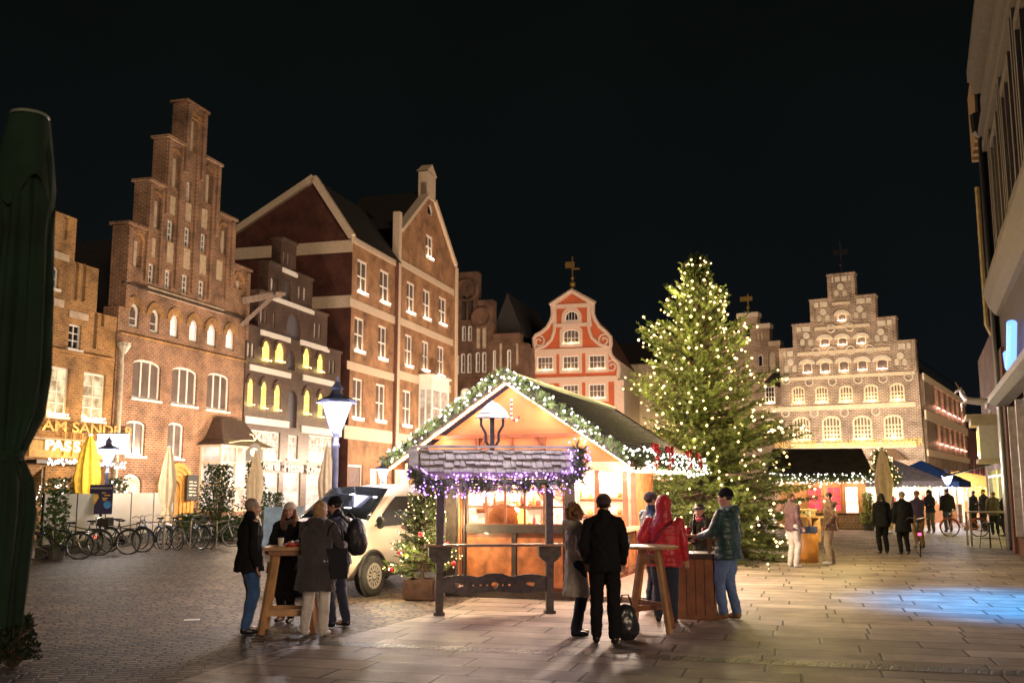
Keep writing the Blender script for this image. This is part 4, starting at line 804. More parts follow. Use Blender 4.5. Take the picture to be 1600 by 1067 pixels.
RED = C('red_puffer', (.5, .012, .03), .5, .8, 9, .1); TEAL = C('green_puffer', (.008, .05, .052), .5, .8, 9, .1); BEI = C('beige_wool', (.74, .66, .6), bump=.9, bs=30)
PUR = C('plum_jacket', (.1, .045, .06), .6); BRN = C('brown_jacket', (.16, .08, .055), .55); SAND = C('sand_trousers', (.5, .4, .28)); TAN = C('tan_trousers', (.32, .19, .07))
HB = M('brown_hair', (.09, .045, .02), .6, var=.4, vs=30, bump=.8, bs=60); HBL = M('blond_hair', (.42, .26, .13), .55, var=.4, vs=30, bump=.8, bs=60); HG = M('grey_hair', (.3, .24, .2), .6, var=.3, vs=30); HD = M('dark_hair', (.025, .018, .014), .5, var=.4, vs=30); HR_ = M('auburn_hair', (.2, .075, .03), .5, var=.4, vs=30, bump=.8, bs=60)
HGI = M('ginger_curls', (.3, .15, .06), .6, var=.5, vs=40, bump=.8, bs=60)
BKN = C('black_knit', (.014, .013, .018), bump=1, bs=70); CKN = C('cream_knit', (.6, .5, .42), bump=1, bs=70); PKN = C('plum_knit', (.06, .03, .045), bump=1, bs=70)
left = 'people round the tall table by the street lamp'; right = 'people standing at the mulled wine stall'
person('balding man in black jacket and blue jeans left of the tall table', place(385, 990), R(-62), 1.72, head=(-12, -6), arms=('pocket', 'down'), feet=((-.09, .02), (.1, -.04)), top=(.80, .05), topm=BLK, legm=JEANS, shoem=BSH, hair='short', hairm=HG, wide=1.16, group=left)
person('woman in cream bobble beanie and long black coat behind the tall table', place(447, 972), R(168), 1.64, head=(12, 0), arms=('table', 'table'), feet=((-.09, .05), (.1, -.05)), top=(.38, .12), topm=BLK, legm=BLK, shoem=BSH, hair='long', hairm=HR_, hat='beanie', hatm=CKN, scarf=C('taupe_scarf', (.1, .065, .05)), group=left)
_, P3, *_r = person('woman in long grey quilted coat and white trousers seen from behind', place(489, 994), R(-12), 1.70, head=(-25, -12), lean=.10, arms=('table', (.24, .30, 1.15)), feet=((-.11, -.02), (.13, .02)), top=(.58, .08), topm=GREY, legm=WHT, shoem=M('pale_trainer', (.5, .48, .48), .5), hair='bob', hairm=HBL, hood='down', wide=1.12, group=left)
p4, P4, H4, ha4, e4, s4 = person('man in black beanie and dark jacket with a black backpack', place(528, 980), R(65), 1.74, head=(10, -14), lean=.06, arms=('table', 'table'), feet=((-.1, .05), (.1, -.06)), top=(.84, .03), topm=C('ink_jacket', (.012, .016, .03), .6), legm=DJEANS, shoem=BSH, hair='short', hairm=HD, hat='beanie', hatm=BKN, group=left)
bp = thing('backpack', 'black rounded backpack worn by the man in the black beanie', 'backpack', p4.location, p4.rotation_euler.z)
m = MB(); m.ell((0, -.26, 1.2), (.17, .13, .26)); m.ell((0, -.32, 1.12), (.13, .11, .17)); soft(m.build('bag_body', C('pack_nylon', (.012, .012, .016), .5), bp, True), .012, 2, .01)
for s in (-1, 1): MB().tube([(s * .1, -.22, 1.38), (s * .11, -.08, 1.5), (s * .12, .1, 1.46), (s * .13, .16, 1.3), (s * .14, .12, 1.1), (s * .13, -.2, 1.02)], .022, 6).build('strap', MATS['pack_nylon'], bp, True)
p = G(489, 994); tb = thing('tote_bag', 'dark tote bag with pale side hanging from the shoulder of the woman in grey', 'bag', (p.x + .25, p.y - .02, .0), R(105))
m = MB(); m.add([(-.06, -.17, .72), (.06, -.17, .72), (.06, .17, .72), (-.06, .17, .72), (-.035, -.15, 1.1), (.035, -.15, 1.1), (.035, .15, 1.1), (-.035, .15, 1.1)], [(0, 3, 2, 1), (4, 5, 6, 7), (0, 1, 5, 4), (1, 2, 6, 5), (2, 3, 7, 6), (3, 0, 4, 7)]); m.build('bag_body', M('navy_leather', (.012, .013, .022), .7, spec=.2), tb)
MB().box(.061, .066, -.14, .15, .74, 1.06).build('side_panel', M('pale_leather', (.4, .33, .3), .4), tb)
MB().tube([(0, -.12, 1.08), (-.02, -.08, 1.35), (-.05, 0, 1.45), (-.02, .08, 1.35), (0, .12, 1.08)], .012, 6).build('handle', MATS['navy_leather'], tb)
# right group
person('woman with curly light brown hair in long beige coat beside the man in black', place(901, 994), R(-70), 1.66, head=(-8, 0), arms=('front', 'pocket'), feet=((-.08, .05), (.09, -.05)), top=(.52, .05), topm=BEI, legm=DJEANS, shoem=BSH, hair='curly', hairm=HGI, hood='down', group=right)
person('man all in black with a plum beanie standing at the round bar table', place(946, 1006), R(-8), 1.77, head=(-4, 0), arms=('pocket', 'pocket'), feet=((-.11, .03), (.11, -.02)), top=(.84, .03), topm=BLK, legm=C('black_trousers', (.012, .012, .016)), shoem=BSH, hair='short', hairm=HD, hat='beanie', hatm=PKN, wide=1.0, group=right)
person('man in dark beanie and navy jacket facing the woman in red', place(1020, 952), R(-60), 1.78, head=(-10, 0), arms=('front', 'front'), feet=((-.1, .03), (.1, -.02)), top=(.82, .03), topm=NAVY, legm=DJEANS, shoem=BSH, hair='short', hairm=HD, hat='beanie', hatm=C('aubergine_knit', (.05, .025, .035), bump=1, bs=70), puff=.05, group=right)
pr, PR, HRr, *_ = person('woman in bright red puffer jacket with the hood up, seen from behind', place(1040, 972), R(-14), 1.72, head=(-10, -5), lean=.05, arms=((.25, .12, .98), 'down'), feet=((-.1, 0), (.12, .02)), top=(.78, .05), topm=RED, legm=DJEANS, shoem=BSH, hood='up', puff=.07, wide=1.2, group=right)
cb = thing('crossbody_strap', 'dark bag strap slung across the back of the red jacket', 'bag', pr.location, pr.rotation_euler.z)
MB().tube([(.19, -.03, 1.42), (.12, -.175, 1.37), (0, -.215, 1.25), (-.13, -.2, 1.08), (-.235, -.08, .94)], .017, 6, True, .5).build('strap', BSH, cb, True)
person('woman with dark headband and pink scarf leaning on the wine shelf', place(1101, 948), R(120), 1.62, head=(20, -14), lean=.05, arms=('table', 'front'), feet=((-.1, 0), (.1, 0)), top=(.8, .03), topm=C('olive_black', (.03, .028, .02)), legm=DJEANS, shoem=BSH, hair='short', hairm=HD, hat='band', hatm=C('slate_knit', (.04, .04, .06)), scarf=C('pink_scarf', (.5, .06, .12)), group=right)
person('man in long green puffer jacket, black beanie and blue jeans by the barrel', place(1141, 968), R(52), 1.84, head=(22, -4), arms=('table', 'down'), feet=((-.1, .05), (.1, -.05)), top=(.80, .04), topm=TEAL, legm=C('light_denim', (.12, .2, .42), bump=.4, var=.3), shoem=M('tan_boots', (.25, .14, .06), .6), hair='short', hairm=HD, hat='beanie', hatm=BKN, hood='down', puff=.06, wide=1.15, group=right)
mg = 'pair of men talking by the half barrel'
person('man in plum jacket and white trousers standing left of the half barrel', place(1240, 886), R(-62), 1.76, .016, head=(-8, 0), arms=('front', 'pocket'), top=(.84, .02), topm=PUR, legm=WHT, shoem=WSH, hair='short', hairm=HB, group=mg)
person('bearded man in brown hooded jacket and sand trousers right of the half barrel', place(1300, 882), R(78), 1.75, .016, head=(6, -8), arms=('pocket', 'pocket'), top=(.82, .04), topm=BRN, legm=SAND, shoem=WSH, hair='short', hairm=HD, hood='down', feet=((-.1, .07), (.1, -.06)), wide=1.08, group=mg)
# strollers in the lane
fg = 'people walking in the market lane'
far = [('woman in short black coat walking away alone up the lane', 1381, 865, 0, 1.70, (.78, .06), BLK, BLK, BSH, dict(hair='long', hairm=HD, hood='down')),
       ('man in long black coat with grey cap walking away beside the bicycle', 1414, 866, 2, 1.74, (.62, .05), BLK, C('black_trousers2', (.012, .012, .015)), BSH, dict(hat='beanie', hatm=C('grey_knit', (.25, .2, .2)), wide=1.1)),
       ('person in mauve jacket and tan trousers riding the bicycle', 1438, 856, 8, 1.76, (.86, .02), C('mauve_jacket', (.1, .07, .16)), TAN, BSH, dict(hat='beanie', hatm=C('rose_knit', (.3, .13, .12)), arms=('table', 'table'), lean=.05)),
       ('person in dark jacket with a blue hood up, bending over a phone', 1456, 832, 130, 1.76, (.82, .06), C('black_parka', (.015, .018, .03)), C('khaki', (.08, .07, .05)), BSH, dict(hood='up', arms=('front', 'front'), lean=.08)),
       ('man in black standing with spread arms in front of the yellow stall', 1483, 831, 0, 1.82, (.84, .03), BLK, DJEANS, BSH, dict(hair='short', hairm=HD, wide=1.15)),
       ('small figure in dark blue jacket beyond the man in black', 1502, 812, 20, 1.68, (.84, .03), NAVY, DJEANS, BSH, dict(hair='short', hairm=HB)),
       ('man in brown jacket facing us behind the walking woman', 1391, 822, 170, 1.76, (.84, .03), BRN, BLK, BSH, dict(hair='short', hairm=HD)),
       ('grey haired person in beige coat behind the walking woman', 1375, 818, 190, 1.7, (.6, .05), BEI, BLK, BSH, dict(hair='short', hairm=HG)),
       ('dark figure seated left at the bar tables under the black awning', 1524, 828, 30, 1.74, (.8, .04), C('soot_jacket', (.02, .02, .024)), BLK, BSH, dict(hair='short', hairm=HD, wide=1.1)),
       ('dark figure with raised head in the middle of the bar tables', 1540, 830, 100, 1.8, (.8, .04), MATS['soot_jacket'], BLK, BSH, dict(hair='short', hairm=HD, arms=('front', 'front'), wide=1.2)),
       ('figure in brown and black jacket right at the bar tables', 1556, 836, -10, 1.7, (.8, .04), C('umber_jacket', (.05, .035, .025)), BLK, BSH, dict(hair='short', hairm=HB, wide=1.15)),
       ('dark figure at the wall end of the bar tables', 1570, 838, 80, 1.72, (.8, .04), BLK, BLK, BSH, dict(hair='short', hairm=HD)),
       ('person in teal coat strolling by the far yellow stall', 1527, 800, 10, 1.72, (.7, .05), C('teal_coat', (.02, .05, .07)), BLK, BSH, dict(hair='long', hairm=HD))]
for lab, x, y, a, H, tp, tm, lm, sm, kw in far: person(lab, place(x, y), R(a), H, .024, top=tp, topm=tm, legm=lm, shoem=sm, group=fg, **kw)
# ================= MARKET STALL =================
NEED = M('fir_needles', (.085, .115, .026), .5, var=.65, vs=.9); NEED2 = M('fir_needles_blue', (.045, .095, .05), .55, var=.5, vs=3); GARL = M('garland_green', (.14, .19, .07), .6, var=.5, vs=8)
BARK = M('bark', (.09, .06, .04), .9, bump=.6)
def needles(m, a, b, n, ln, w, rn, cone=1.0):
    d = b - a; L = d.length; d = d / L; ux = d.orthogonal().normalized(); uy = d.cross(ux)
    for i in range(n):
        t = (i + rn.random()) / n; an = rn.uniform(0, 6.283); p = a + d * L * t
        o = ux * math.cos(an) + uy * math.sin(an); v = (o * cone + d * rn.uniform(.5, 1.1)).normalized() * ln * (1 - .35 * t) * rn.uniform(.8, 1.2); s = d.cross(o) * w
        k = len(m.v); m.v += [tuple(p - s), tuple(p + s), tuple(p + v + s * .4), tuple(p + v - s * .4)]; m.f.append((k, k + 1, k + 2, k + 3))
def garland(name, label, pts, rad, bmat, bpm, seed=1, ndl=.09, group=None, blob=.024, red=()):
    rn = random.Random(seed); pts = [Vector(p) for p in pts]; root = thing(name, label, 'garland', pts[0], group=group); o = pts[0]
    m = MB(); bl = MB(); st = MB(); st.tube([p - o for p in pts], .012, 5)
    for a, b in zip(pts, pts[1:]):
        L = (b - a).length; d = (b - a) / L; ux = d.orthogonal().normalized(); uy = d.cross(ux)
        for i in range(int(L * (75 + 260 * max(0, rad - .1)))):
            t = rn.random(); an = rn.uniform(0, 6.28); p = a.lerp(b, t) - o; q = p + (ux * math.cos(an) + uy * math.sin(an)) * rad * rn.uniform(.7, 1.1) + d * rn.uniform(-.1, .1); needles(m, p, q, 15, ndl, .008, rn)
        for i in range(int(L * bpm)):
            t = rn.random(); an = rn.uniform(0, 6.28); p = a.lerp(b, t) - o; bl.octa(p + (ux * math.cos(an) + uy * math.sin(an)) * rad * rn.uniform(.85, 1.2), blob * rn.uniform(.7, 1.2))
    m.build('foliage', GARL, root); bl.build('light_string', bmat, root)['kind'] = 'stuff'; st.build('cord', BARK, root)
    return root
DSx = Vector((.947, -.321, 0)); DSy = Vector((.321, .947, 0))
FS = Facade('market_stall', 'big wooden mulled wine stall with glowing gable, counter and slate-coloured roof', 893, 938, DSx, cat='market stall')
RS = FS.root; ap = FS.S(797, 586, .6); el = FS.S(606, 724, .6); er = FS.S(988, 716, .6); ze = (el[1] + er[1]) / 2; xl = el[0]; xr = er[0]; xa = (xl + xr) / 2; za = ap[1]
wl = FS.S(706, 850)[0]; LN = 7.6
OR_ = M('orange_wood', (.42, .14, .045), .45, var=.5, vs=5, bump=.4, bs=60, coat=.3); OR2 = M('gable_wood', (.5, .155, .06), .5, var=.15, vs=2, bump=.2); RW = M('red_brown_wood', (.22, .07, .035), .4, var=.3, vs=5, coat=.3)
def sb(x0, x1, y0, y1, z0, z1, name, mat): return MB().box(x0, x1, y0, y1, z0, z1).build(name, mat, RS)
# roof: lapped boards
ROOFM = M('stall_roof', (.04, .034, .075), .8, var=.5, vs=12, bump=.5, bs=30, spec=.08)
for side, xe, yf in ((0, xl, -.62), (1, xr, -.62)):
    m = MB(); n = 20
    for k in range(n):
        t0, t1 = k / n, (k + 1.25) / n; x0 = xe + (xa - xe) * t0; x1 = xe + (xa - xe) * min(t1, 1); z0 = ze + (za - ze) * t0; z1 = ze + (za - ze) * min(t1, 1)
        m.add([(x0, yf, z0 + .05), (x0, LN, z0 + .05), (x1, LN, z1 + .02), (x1, yf, z1 + .02), (x0, yf, z0 + .015), (x0, LN, z0 + .015)], [(0, 1, 2, 3), (0, 4, 5, 1)])
    m.add([(xe, yf + .02, ze - .02), (xe, LN - .02, ze - .02), (xa, LN - .02, za - .02), (xa, yf + .02, za - .02)], [(0, 1, 2, 3)])
    m.build('roof', ROOFM, RS)
    for yy, nm in ((yf - .02, 'verge_board'), (LN + .02, 'verge_board')): MB().beam((xe, yy, ze - .02), (xa, yy, za - .02), .05, .16).build(nm, DARKW, RS)
    MB().box(xe - .03, xe + .03, yf, LN, ze - .12, ze + .02).build('eave_board', RW, RS)
MB().tube([(xa, -.66, za + .04), (xa, LN, za + .04)], .07, 8, True, .7).build('ridge_cap', M('zinc', (.4, .42, .46), .35, metal=.7, var=.1), RS)
# gable infill and front wall
zt = 2.30
MB().panel([(xl + .25, zt), (xr - .25, zt), (xa, za - .16)], [], -.28, -.22).build('gable_panel', OR2, RS)
MB().add([(xl + .05, -.6, ze - .03), (xa, -.6, za - .06), (xa, -.22, za - .06), (xl + .05, -.22, ze - .03), (xr - .05, -.6, ze - .03), (xr - .05, -.22, ze - .03)], [(0, 1, 2, 3), (1, 4, 5, 2)]).build('soffit', OR2, RS)
sb(xl + .2, xr - .2, -.3, -.2, zt - .14, zt, 'tie_beam', M('pale_wood', (.6, .42, .28), .5)); sb(xl + .75, xr - .75, -.34, -.28, 2.72, 2.78, 'gable_rail', RW)
for x in (xa - .65, xa - .6, xa + .6, xa + .02): sb(x - .02, x + .02, -.33, -.28, 2.3, 2.72, 'gable_mullion', RW)
for s in (-1, 1): MB().beam((xa + s * .7, -.32, 2.35), (xa + s * .45, -.32, 2.7), .04, .07, up=(0, 1, 0)).build('gable_brace', RW, RS)
for x in (wl, 0): sb(x - .09, x + .09, -.06, .12, 0, zt - .14, 'corner_post', DARKW)
for k in range(3): sb(wl + .14 + k * .05, wl + .17 + k * .05, -.05 - .01 * k, .08, .2, zt - .14, 'shutter', (OR_, RW, DARKW)[k])
x0, x1 = wl + .28, -.12
sb(x0, x1, 0, .05, .12, 1.1, 'front_panel', RW); xm = (x0 + x1) / 2
for a, b in ((x0 + .02, xm - .05), (xm + .05, x1 - .02)): sb(a, b, -.02, .0, .2, 1.02, 'panel_inlay', OR_)
sb(x0, x1, -.05, .06, 1.1, 1.24, 'window_sill', DARKW); sb(xm - .035, xm + .035, -.04, 0, .12, 1.1, 'stile', DARKW)
sb(wl, 0, -.08, .3, 0, .13, 'plinth', DARKW)
m = MB(); npx = 5
hs = []
for i in range(npx):
    for j in range(3):
        a = x0 + (x1 - x0) * i / npx + .018; b = x0 + (x1 - x0) * (i + 1) / npx - .018; c = 1.26 + j * .3; hs.append([(a, c), (b, c), (b, c + .27), (a, c + .27)])
fw = MB().panel([(x0, 1.24), (x1, 1.24), (x1, 2.16), (x0, 2.16)], hs, 0, .04).build('window', RW, RS)
# clear pane
mt, ntt, bs = newmat('clear_pane'); MATS['clear_pane'] = mt
tr = ntt.nodes.new('ShaderNodeBsdfTransparent'); gl = ntt.nodes.new('ShaderNodeBsdfGlossy'); gl.inputs['Roughness'].default_value = .05; ms = ntt.nodes.new('ShaderNodeMixShader'); ms.inputs[0].default_value = .1
ntt.links.new(tr.outputs[0], ms.inputs[1]); ntt.links.new(gl.outputs[0], ms.inputs[2]); ntt.links.new(ms.outputs[0], ntt.nodes['Material Output'].inputs[0])
MB().box(x0, x1, .05, .055, 1.24, 2.16).build('pane', mt, fw)
# interior
WW = M('stall_white_wood', (.75, .62, .5), .6, var=.1)
sb(wl, 0.0, .15, LN - .3, .05, .12, 'floor', RW); sb(wl - .04, wl, .1, LN - .3, 0, zt, 'side_wall', WW); sb(wl, 0, LN - .34, LN - .3, 0, zt, 'rear_wall', OR_); sb(wl, 0, -.2, LN - .3, zt, zt + .03, 'ceiling', WW)
sb(wl + .02, wl + .25, 1.2, 5.5, 1.0, 1.04, 'shelf', OR_); sb(wl + .02, wl + .25, 1.2, 5.5, 1.45, 1.49, 'shelf', OR_); sb(wl + .02, wl + .25, 1.2, 5.5, 1.85, 1.88, 'shelf', OR_)
sb(wl, -.1, 5.4, 5.45, .1, zt, 'partition', WW)
for z in (1.25, 1.62): sb(wl + .2, -.2, 5.15, 5.4, z, z + .04, 'shelf', OR_)
# counter side (right): posts, panel, counter top
for y in (0.35, 1.9, 4.35, 5.2): sb(-.05, .05, y - .05, y + .05, .0, zt, 'post', RW)
sb(-.03, .02, .1, 5.2, .15, 1.0, 'counter_panel', RW)
for k in range(4): sb(.02, .04, .25 + k * 1.25, 1.35 + k * 1.25, .25, .92, 'panel_inlay', OR_)
sb(-.25, .28, .1, 5.2, 1.0, 1.06, 'counter_top', M('counter_wood', (.6, .4, .25), .35, coat=.4)); sb(-.03, .03, 5.2, LN - .3, 0, zt, 'side_panel', OR_)
sb(.1, 1.7, .0, 6.8, .02, .09, 'floor_board', M('duck_board', (.3, .19, .13), .6, var=.3, bump=.4)); 
sb(-.2, .15, -.02, LN - .3, zt - .1, zt, 'header_beam', M('pale_wood', (.6, .42, .28), .5))
for x in (wl + .3, wl / 2, -.3): plight(RS, (x, -.75, 2.15), 13, (1, .74, .52), .1)  # unseen fill added before the stall wall to brighten the paving
# interior light
for y in (.9, 2.3, 3.8, 4.9): plight(RS, (wl / 2, y, 2.1), 55, (1, .72, .5), .15)
for y in (1.2, 3.0, 4.8): lb = MB().ell((wl / 2 + .4, y, 2.2), .06).build('bulb', E('stall_bulb', (1, .85, .65), 12), RS)
for i in range(7): plight(RS, (xl + .3 + (xa - xl - .3) * i / 3.0 if i <= 3 else xa + (xr - .3 - xa) * (i - 3) / 3.0, -.48, (ze + (za - ze) * (i / 3.0 if i <= 3 else (6 - i) / 3.0)) - .12), 4, (1, .62, .3), .06)
for i in range(4): t = (i + .5) / 4; plight(RS, (xl + (xa - xl) * t, -1.1, ze + (za - ze) * t + .05), 10, (1, .85, .8), .06); plight(RS, (xr + (xa - xr) * t, -1.1, ze + (za - ze) * t + .05), 10, (1, .85, .8), .06)  # extra lights added out in front to brighten the verge garland
for y in (.2, 1.6, 3.0, 4.4, 5.8): plight(RS, (xr - .15, y, ze - .18), 125, (1, .76, .6), .08)
m = MB()
for s in (xl, xr):
    for i in range(46): t = (i + .5) / 46; m.octa((s + (xa - s) * t, -.55, ze + (za - ze) * t - .13), .026)
m.build('light_string', E('gold_bulb', (1, .72, .35), 8), RS)['kind'] = 'stuff'
W2 = lambda x, y, z: FS.o + DSx * x + DSy * y + Vector((0, 0, z))
rn = random.Random(3)
garland('verge_garland', 'lit fir garland along the left gable edge of the big stall', [W2(xl - .02, -.68, ze + .02), W2((xl * 2 + xa) / 3, -.68, (ze * 2 + za) / 3 + .04), W2((xl + 2 * xa) / 3, -.68, (ze + 2 * za) / 3 + .05), W2(xa, -.68, za + .04)], .105, BULBW, 42, 1, blob=.019)
garland('verge_garland', 'lit fir garland along the right gable edge of the big stall', [W2(xa, -.68, za + .04), W2((xr + 2 * xa) / 3, -.68, (ze + 2 * za) / 3 + .05), W2((xr * 2 + xa) / 3, -.68, (ze * 2 + za) / 3 + .04), W2(xr + .02, -.68, ze + .02)], .105, BULBW, 42, 2, blob=.019)
ge = garland('eave_garland', 'bright garland with red bows along the counter side eave', [W2(xr + .02, y, ze + .02 + .05 * math.sin(y * 2)) for y in (-.6, .6, 1.8, 3.0, 4.2, 5.4, 6.6, 7.6)], .17, BULBW, 50, 3, blob=.018)
m = MB(); BOW = M('red_ribbon', (.6, .015, .03), .35, var=.2)
for i, y in enumerate((.5, 1.9, 4.2, 5.6)):
    bw = thing('red_bow', ('red bow nearest the front on the eave garland', 'second red bow from the front on the eave garland', 'third red bow from the front on the eave garland', 'rearmost red bow on the eave garland')[i], 'bow', W2(xr + .12, y, ze + .22), math.atan2(DSx.y, DSx.x), 'red bows on the eave garland')
    for s in (-1, 1): MB().ell((.05, s * .12, .03), (.05, .11, .06), Matrix.Rotation(s * .4, 3, 'X')).build('loop', BOW, bw); MB().beam((.05, s * .03, 0), (.07, s * .12, -.3), .01, .06, up=(0, 1, 0)).build('tail', BOW, bw)
    for q in range(6): MB().ell((.1, rn.uniform(-.12, .12), rn.uniform(-.2, .1)), .03).build('berry', BOW, bw)
# goods inside
def cup(name, label, loc, mat, h=.1, r=.04, group=None):
    o = MB().lathe([(r * .75, 0), (r, h), (r * .9, h), (r * .65, .01)], 12).build(name, mat, None, True); o.location = loc; return tag(o, label, name.replace('_', ' '), group)
cols = [M('mug_red', (.5, .05, .04), .3), M('mug_white', (.7, .65, .6), .3), M('bottle_amber', (.35, .15, .04), .2, var=.1), M('jar_gold', (.6, .4, .1), .3)]
k = 0
for y, z, x in [(yy, zz_, wl + .14) for zz_ in (1.04, 1.49) for yy in [1.3 + .28 * i for i in range(15)]] + [(5.25, zz_, wl + .3 + .22 * i) for zz_ in (1.29, 1.66) for i in range(8)]:
    k += 1; p = W2(x, y, z); nm = 'bottle' if k % 3 == 0 else 'mug'; b = MB()
    if nm == 'bottle': b.lathe([(.035, 0), (.037, .15), (.014, .2), (.014, .26)], 10)
    else: b.lathe([(.04, 0), (.042, .1), (.036, .1), (.034, .01)], 10); b.tube([(.04, 0, .02), (.07, 0, .05), (.04, 0, .085)], .007, 5)
    o_ = b.build(nm, cols[k % 4], None, True); o_.location = p; cn = ('red', 'white', 'amber', 'gold')[k % 4]; shn = ('lower rear wall shelf' if z < 1.5 else 'upper rear wall shelf') if y > 5.2 else ('lower side wall shelf' if z < 1.2 else 'upper side wall shelf'); tag(o_, ('slim %s bottle on the %s inside the big stall' if nm == 'bottle' else 'small %s mug on the %s inside the big stall') % (cn, shn), nm, cn + ' ' + nm + 's on the ' + shn)
heart = thing('hanging_heart', 'red lantern shaped ornament hanging in the stall window', 'ornament', W2(-.55, .25, 1.82)); MB().ell((0, 0, 0), (.07, .03, .09)).build('ornament_body', cols[0], heart); MB().tube([(.11 * math.cos(a), 0, .12 * math.sin(a)) for a in [2 * math.pi * j / 14 for j in range(15)]], .012, 5).build('ring', cols[3], heart)
br = thing('wine_barrel', 'round wooden barrel lying behind the stall window', 'barrel', W2(wl + .75, .62, 1.32)); MB().tube([(0, -.3, 0), (0, 0, 0), (0, .3, 0)], [.27, .33, .27], 20).build('barrel_body', OR_, br); MB().tube([(0, -.31, 0), (0, -.28, 0)], .28, 20, False).build('hoop', METAL, br); MB().tube([(0, .26, 0), (0, .3, 0)], .285, 20, False).build('hoop', METAL, br)
ln_ = thing('glass_lantern', 'little amber lantern standing in the stall window', 'lantern', W2(-.95, .3, 1.24)); MB().lathe([(.08, 0), (.1, .14), (.05, .27)], 8).build('lantern_body', E('amber_glow', (1, .5, .08), 2.5), ln_); MB().lathe([(.06, .27), (.005, .36)], 8).build('lantern_cap', METAL, ln_)
sb(wl + .3, -.2, .15, .45, .95, 1.0, 'display_shelf', OR_)
person('stall keeper in pink cap and white top behind the counter', tuple(W2(-.75, 1.7, .12)), R(-110), 1.70, .014, top=(.85, .02), topm=C('white_top', (.75, .6, .58)), legm=BLK, shoem=BSH, hair='short', hairm=HB, hat='cap', hatm=C('salmon_cap', (.55, .2, .14)), arms=('front', 'down'))
cane = thing('candy_cane', 'red and white candy cane hanging under the stall gable peak', 'ornament', FS.o + DSx * (xa + .08) + DSy * -.5 + Vector((0, 0, za - .85)), math.atan2(DSx.y, DSx.x))
for i in range(12):
    t = i / 12; a = (0, 0, .45 - t * .45) if i < 8 else (.07 - .07 * math.cos((i - 8) * .8), 0, .15 - .07 * math.sin((i - 8) * .8)); t2_ = i + 1; b = (0, 0, .45 - t2_ / 12 * .45) if t2_ < 8 else (.07 - .07 * math.cos((t2_ - 8) * .8), 0, .15 - .07 * math.sin((t2_ - 8) * .8)); MB().tube([a, b], .02, 6).build('stripe', BOW if i % 2 else WHITE, cane)
# ---- small shelter in front
g0, g1 = G(686, 961), G(859, 958); dsh = (g1 - g0).normalized(); SHT = thing('standing_bar', 'dark timber standing bar with little shingle roof and carved lower board', 'shelter', g0, math.atan2(dsh.y, dsh.x)); Wd = (g1 - g0).length
GW = M('weathered_wood', (.085, .072, .07), .6, var=.35, vs=14, bump=.5, bs=50); SHK = M('grey_shakes', (.66, .6, .6), .75, var=.35, vs=6, bump=.5, bs=35)
for x in (0, Wd): MB().box(x - .055, x + .055, -.05, .06, 0, 1.99).build('post', GW, SHT); MB().box(x - .08, x + .08, -.08, .09, 0, .05).build('post_foot', GW, SHT)
zr, zE = 2.44, 2.02; xL, xR = -.42, Wd + .39; yF = -.46
rn = random.Random(5); m = MB(); rows = 4
for side in (-1, 1):
    for r_ in range(rows):
        t0 = r_ / rows; x = xL + .1
        while x < xR - .1:
            wdt = rn.uniform(.07, .15); j = rn.uniform(-.025, .04); ta, tb_ = max(0, t0 - j / .6), min(1, t0 + 1.5 / rows); ya = side * -yF * (1 - ta) if side > 0 else yF * (1 - ta); yb = (side * -yF if side > 0 else yF) * (1 - tb_)
            zA_, zB_ = zE + (zr - zE) * ta, zE + (zr - zE) * tb_; e = .07 + rn.uniform(0, .025); xx = min(x + wdt, xR - .1)
            m.add([(x + .004, ya, zA_ + e), (xx - .004, ya, zA_ + e), (xx - .004, yb, zB_ + .012), (x + .004, yb, zB_ + .012), (x + .004, ya, zA_ + e - .012), (xx - .004, ya, zA_ + e - .012), (xx - .004, yb, zB_ - .012), (x + .004, yb, zB_ - .012)], [(0, 1, 2, 3), (7, 6, 5, 4), (0, 4, 5, 1), (1, 5, 6, 2), (3, 2, 6, 7), (0, 3, 7, 4)]); x = xx
    m.add([(xL, side * abs(yF) * .98, zE - .01), (xR, side * abs(yF) * .98, zE - .01), (xR, 0, zr - .02), (xL, 0, zr - .02)], [(0, 1, 2, 3)])
m.build('shingle_roof', SHK, SHT)
for x in (xL, xR):
    for s in (-1, 1): MB().beam((x, s * .44, zE + .0), (x, 0, zr + .03), .13, .05).build('verge_board', SHK, SHT)
MB().box(xL, xR, -.05, .05, zr + .03, zr + .07).build('ridge_board', SHK, SHT); MB().box(xL + .1, xR - .1, -.03, .03, 1.93, 2.0).build('top_beam', GW, SHT)
MB().box(-.22, Wd + .2, -.17, .12, 1.0, 1.035).build('bar_rail', M('bar_top', (.2, .1, .06), .3, var=.3, coat=.5), SHT)
for x in (0, Wd): MB().panel([(x - .17, 1.0), (x - .17, .86), (x - .12, .8), (x - .06, .76), (x - .05, .62), (x + .05, .62), (x + .06, .76), (x + .12, .8), (x + .17, .86), (x + .17, 1.0)], [], -.075, .075, True).build('bracket', GW, SHT)
top = [(Wd - .05 - (Wd - .1) * i / 24, .55 + .035 * abs(math.sin(i / 24 * math.pi * 3)) + (.02 if 9 < i < 15 else 0)) for i in range(25)]
dia = lambda c, z, r: [(c - r, z), (c, z - r), (c + r, z), (c, z + r)]
hol = [[(c - r, .43), (c - r * .7, .43 - r * .7), (c, .43 - r), (c + r * .7, .43 - r * .7), (c + r, .43), (c + r * .7, .43 + r * .7), (c, .43 + r), (c - r * .7, .43 + r * .7)] for c, r in ((Wd * .3, .013), (Wd * .37, .018), (Wd * .43, .013), (Wd * .57, .013), (Wd * .63, .018), (Wd * .7, .013))]
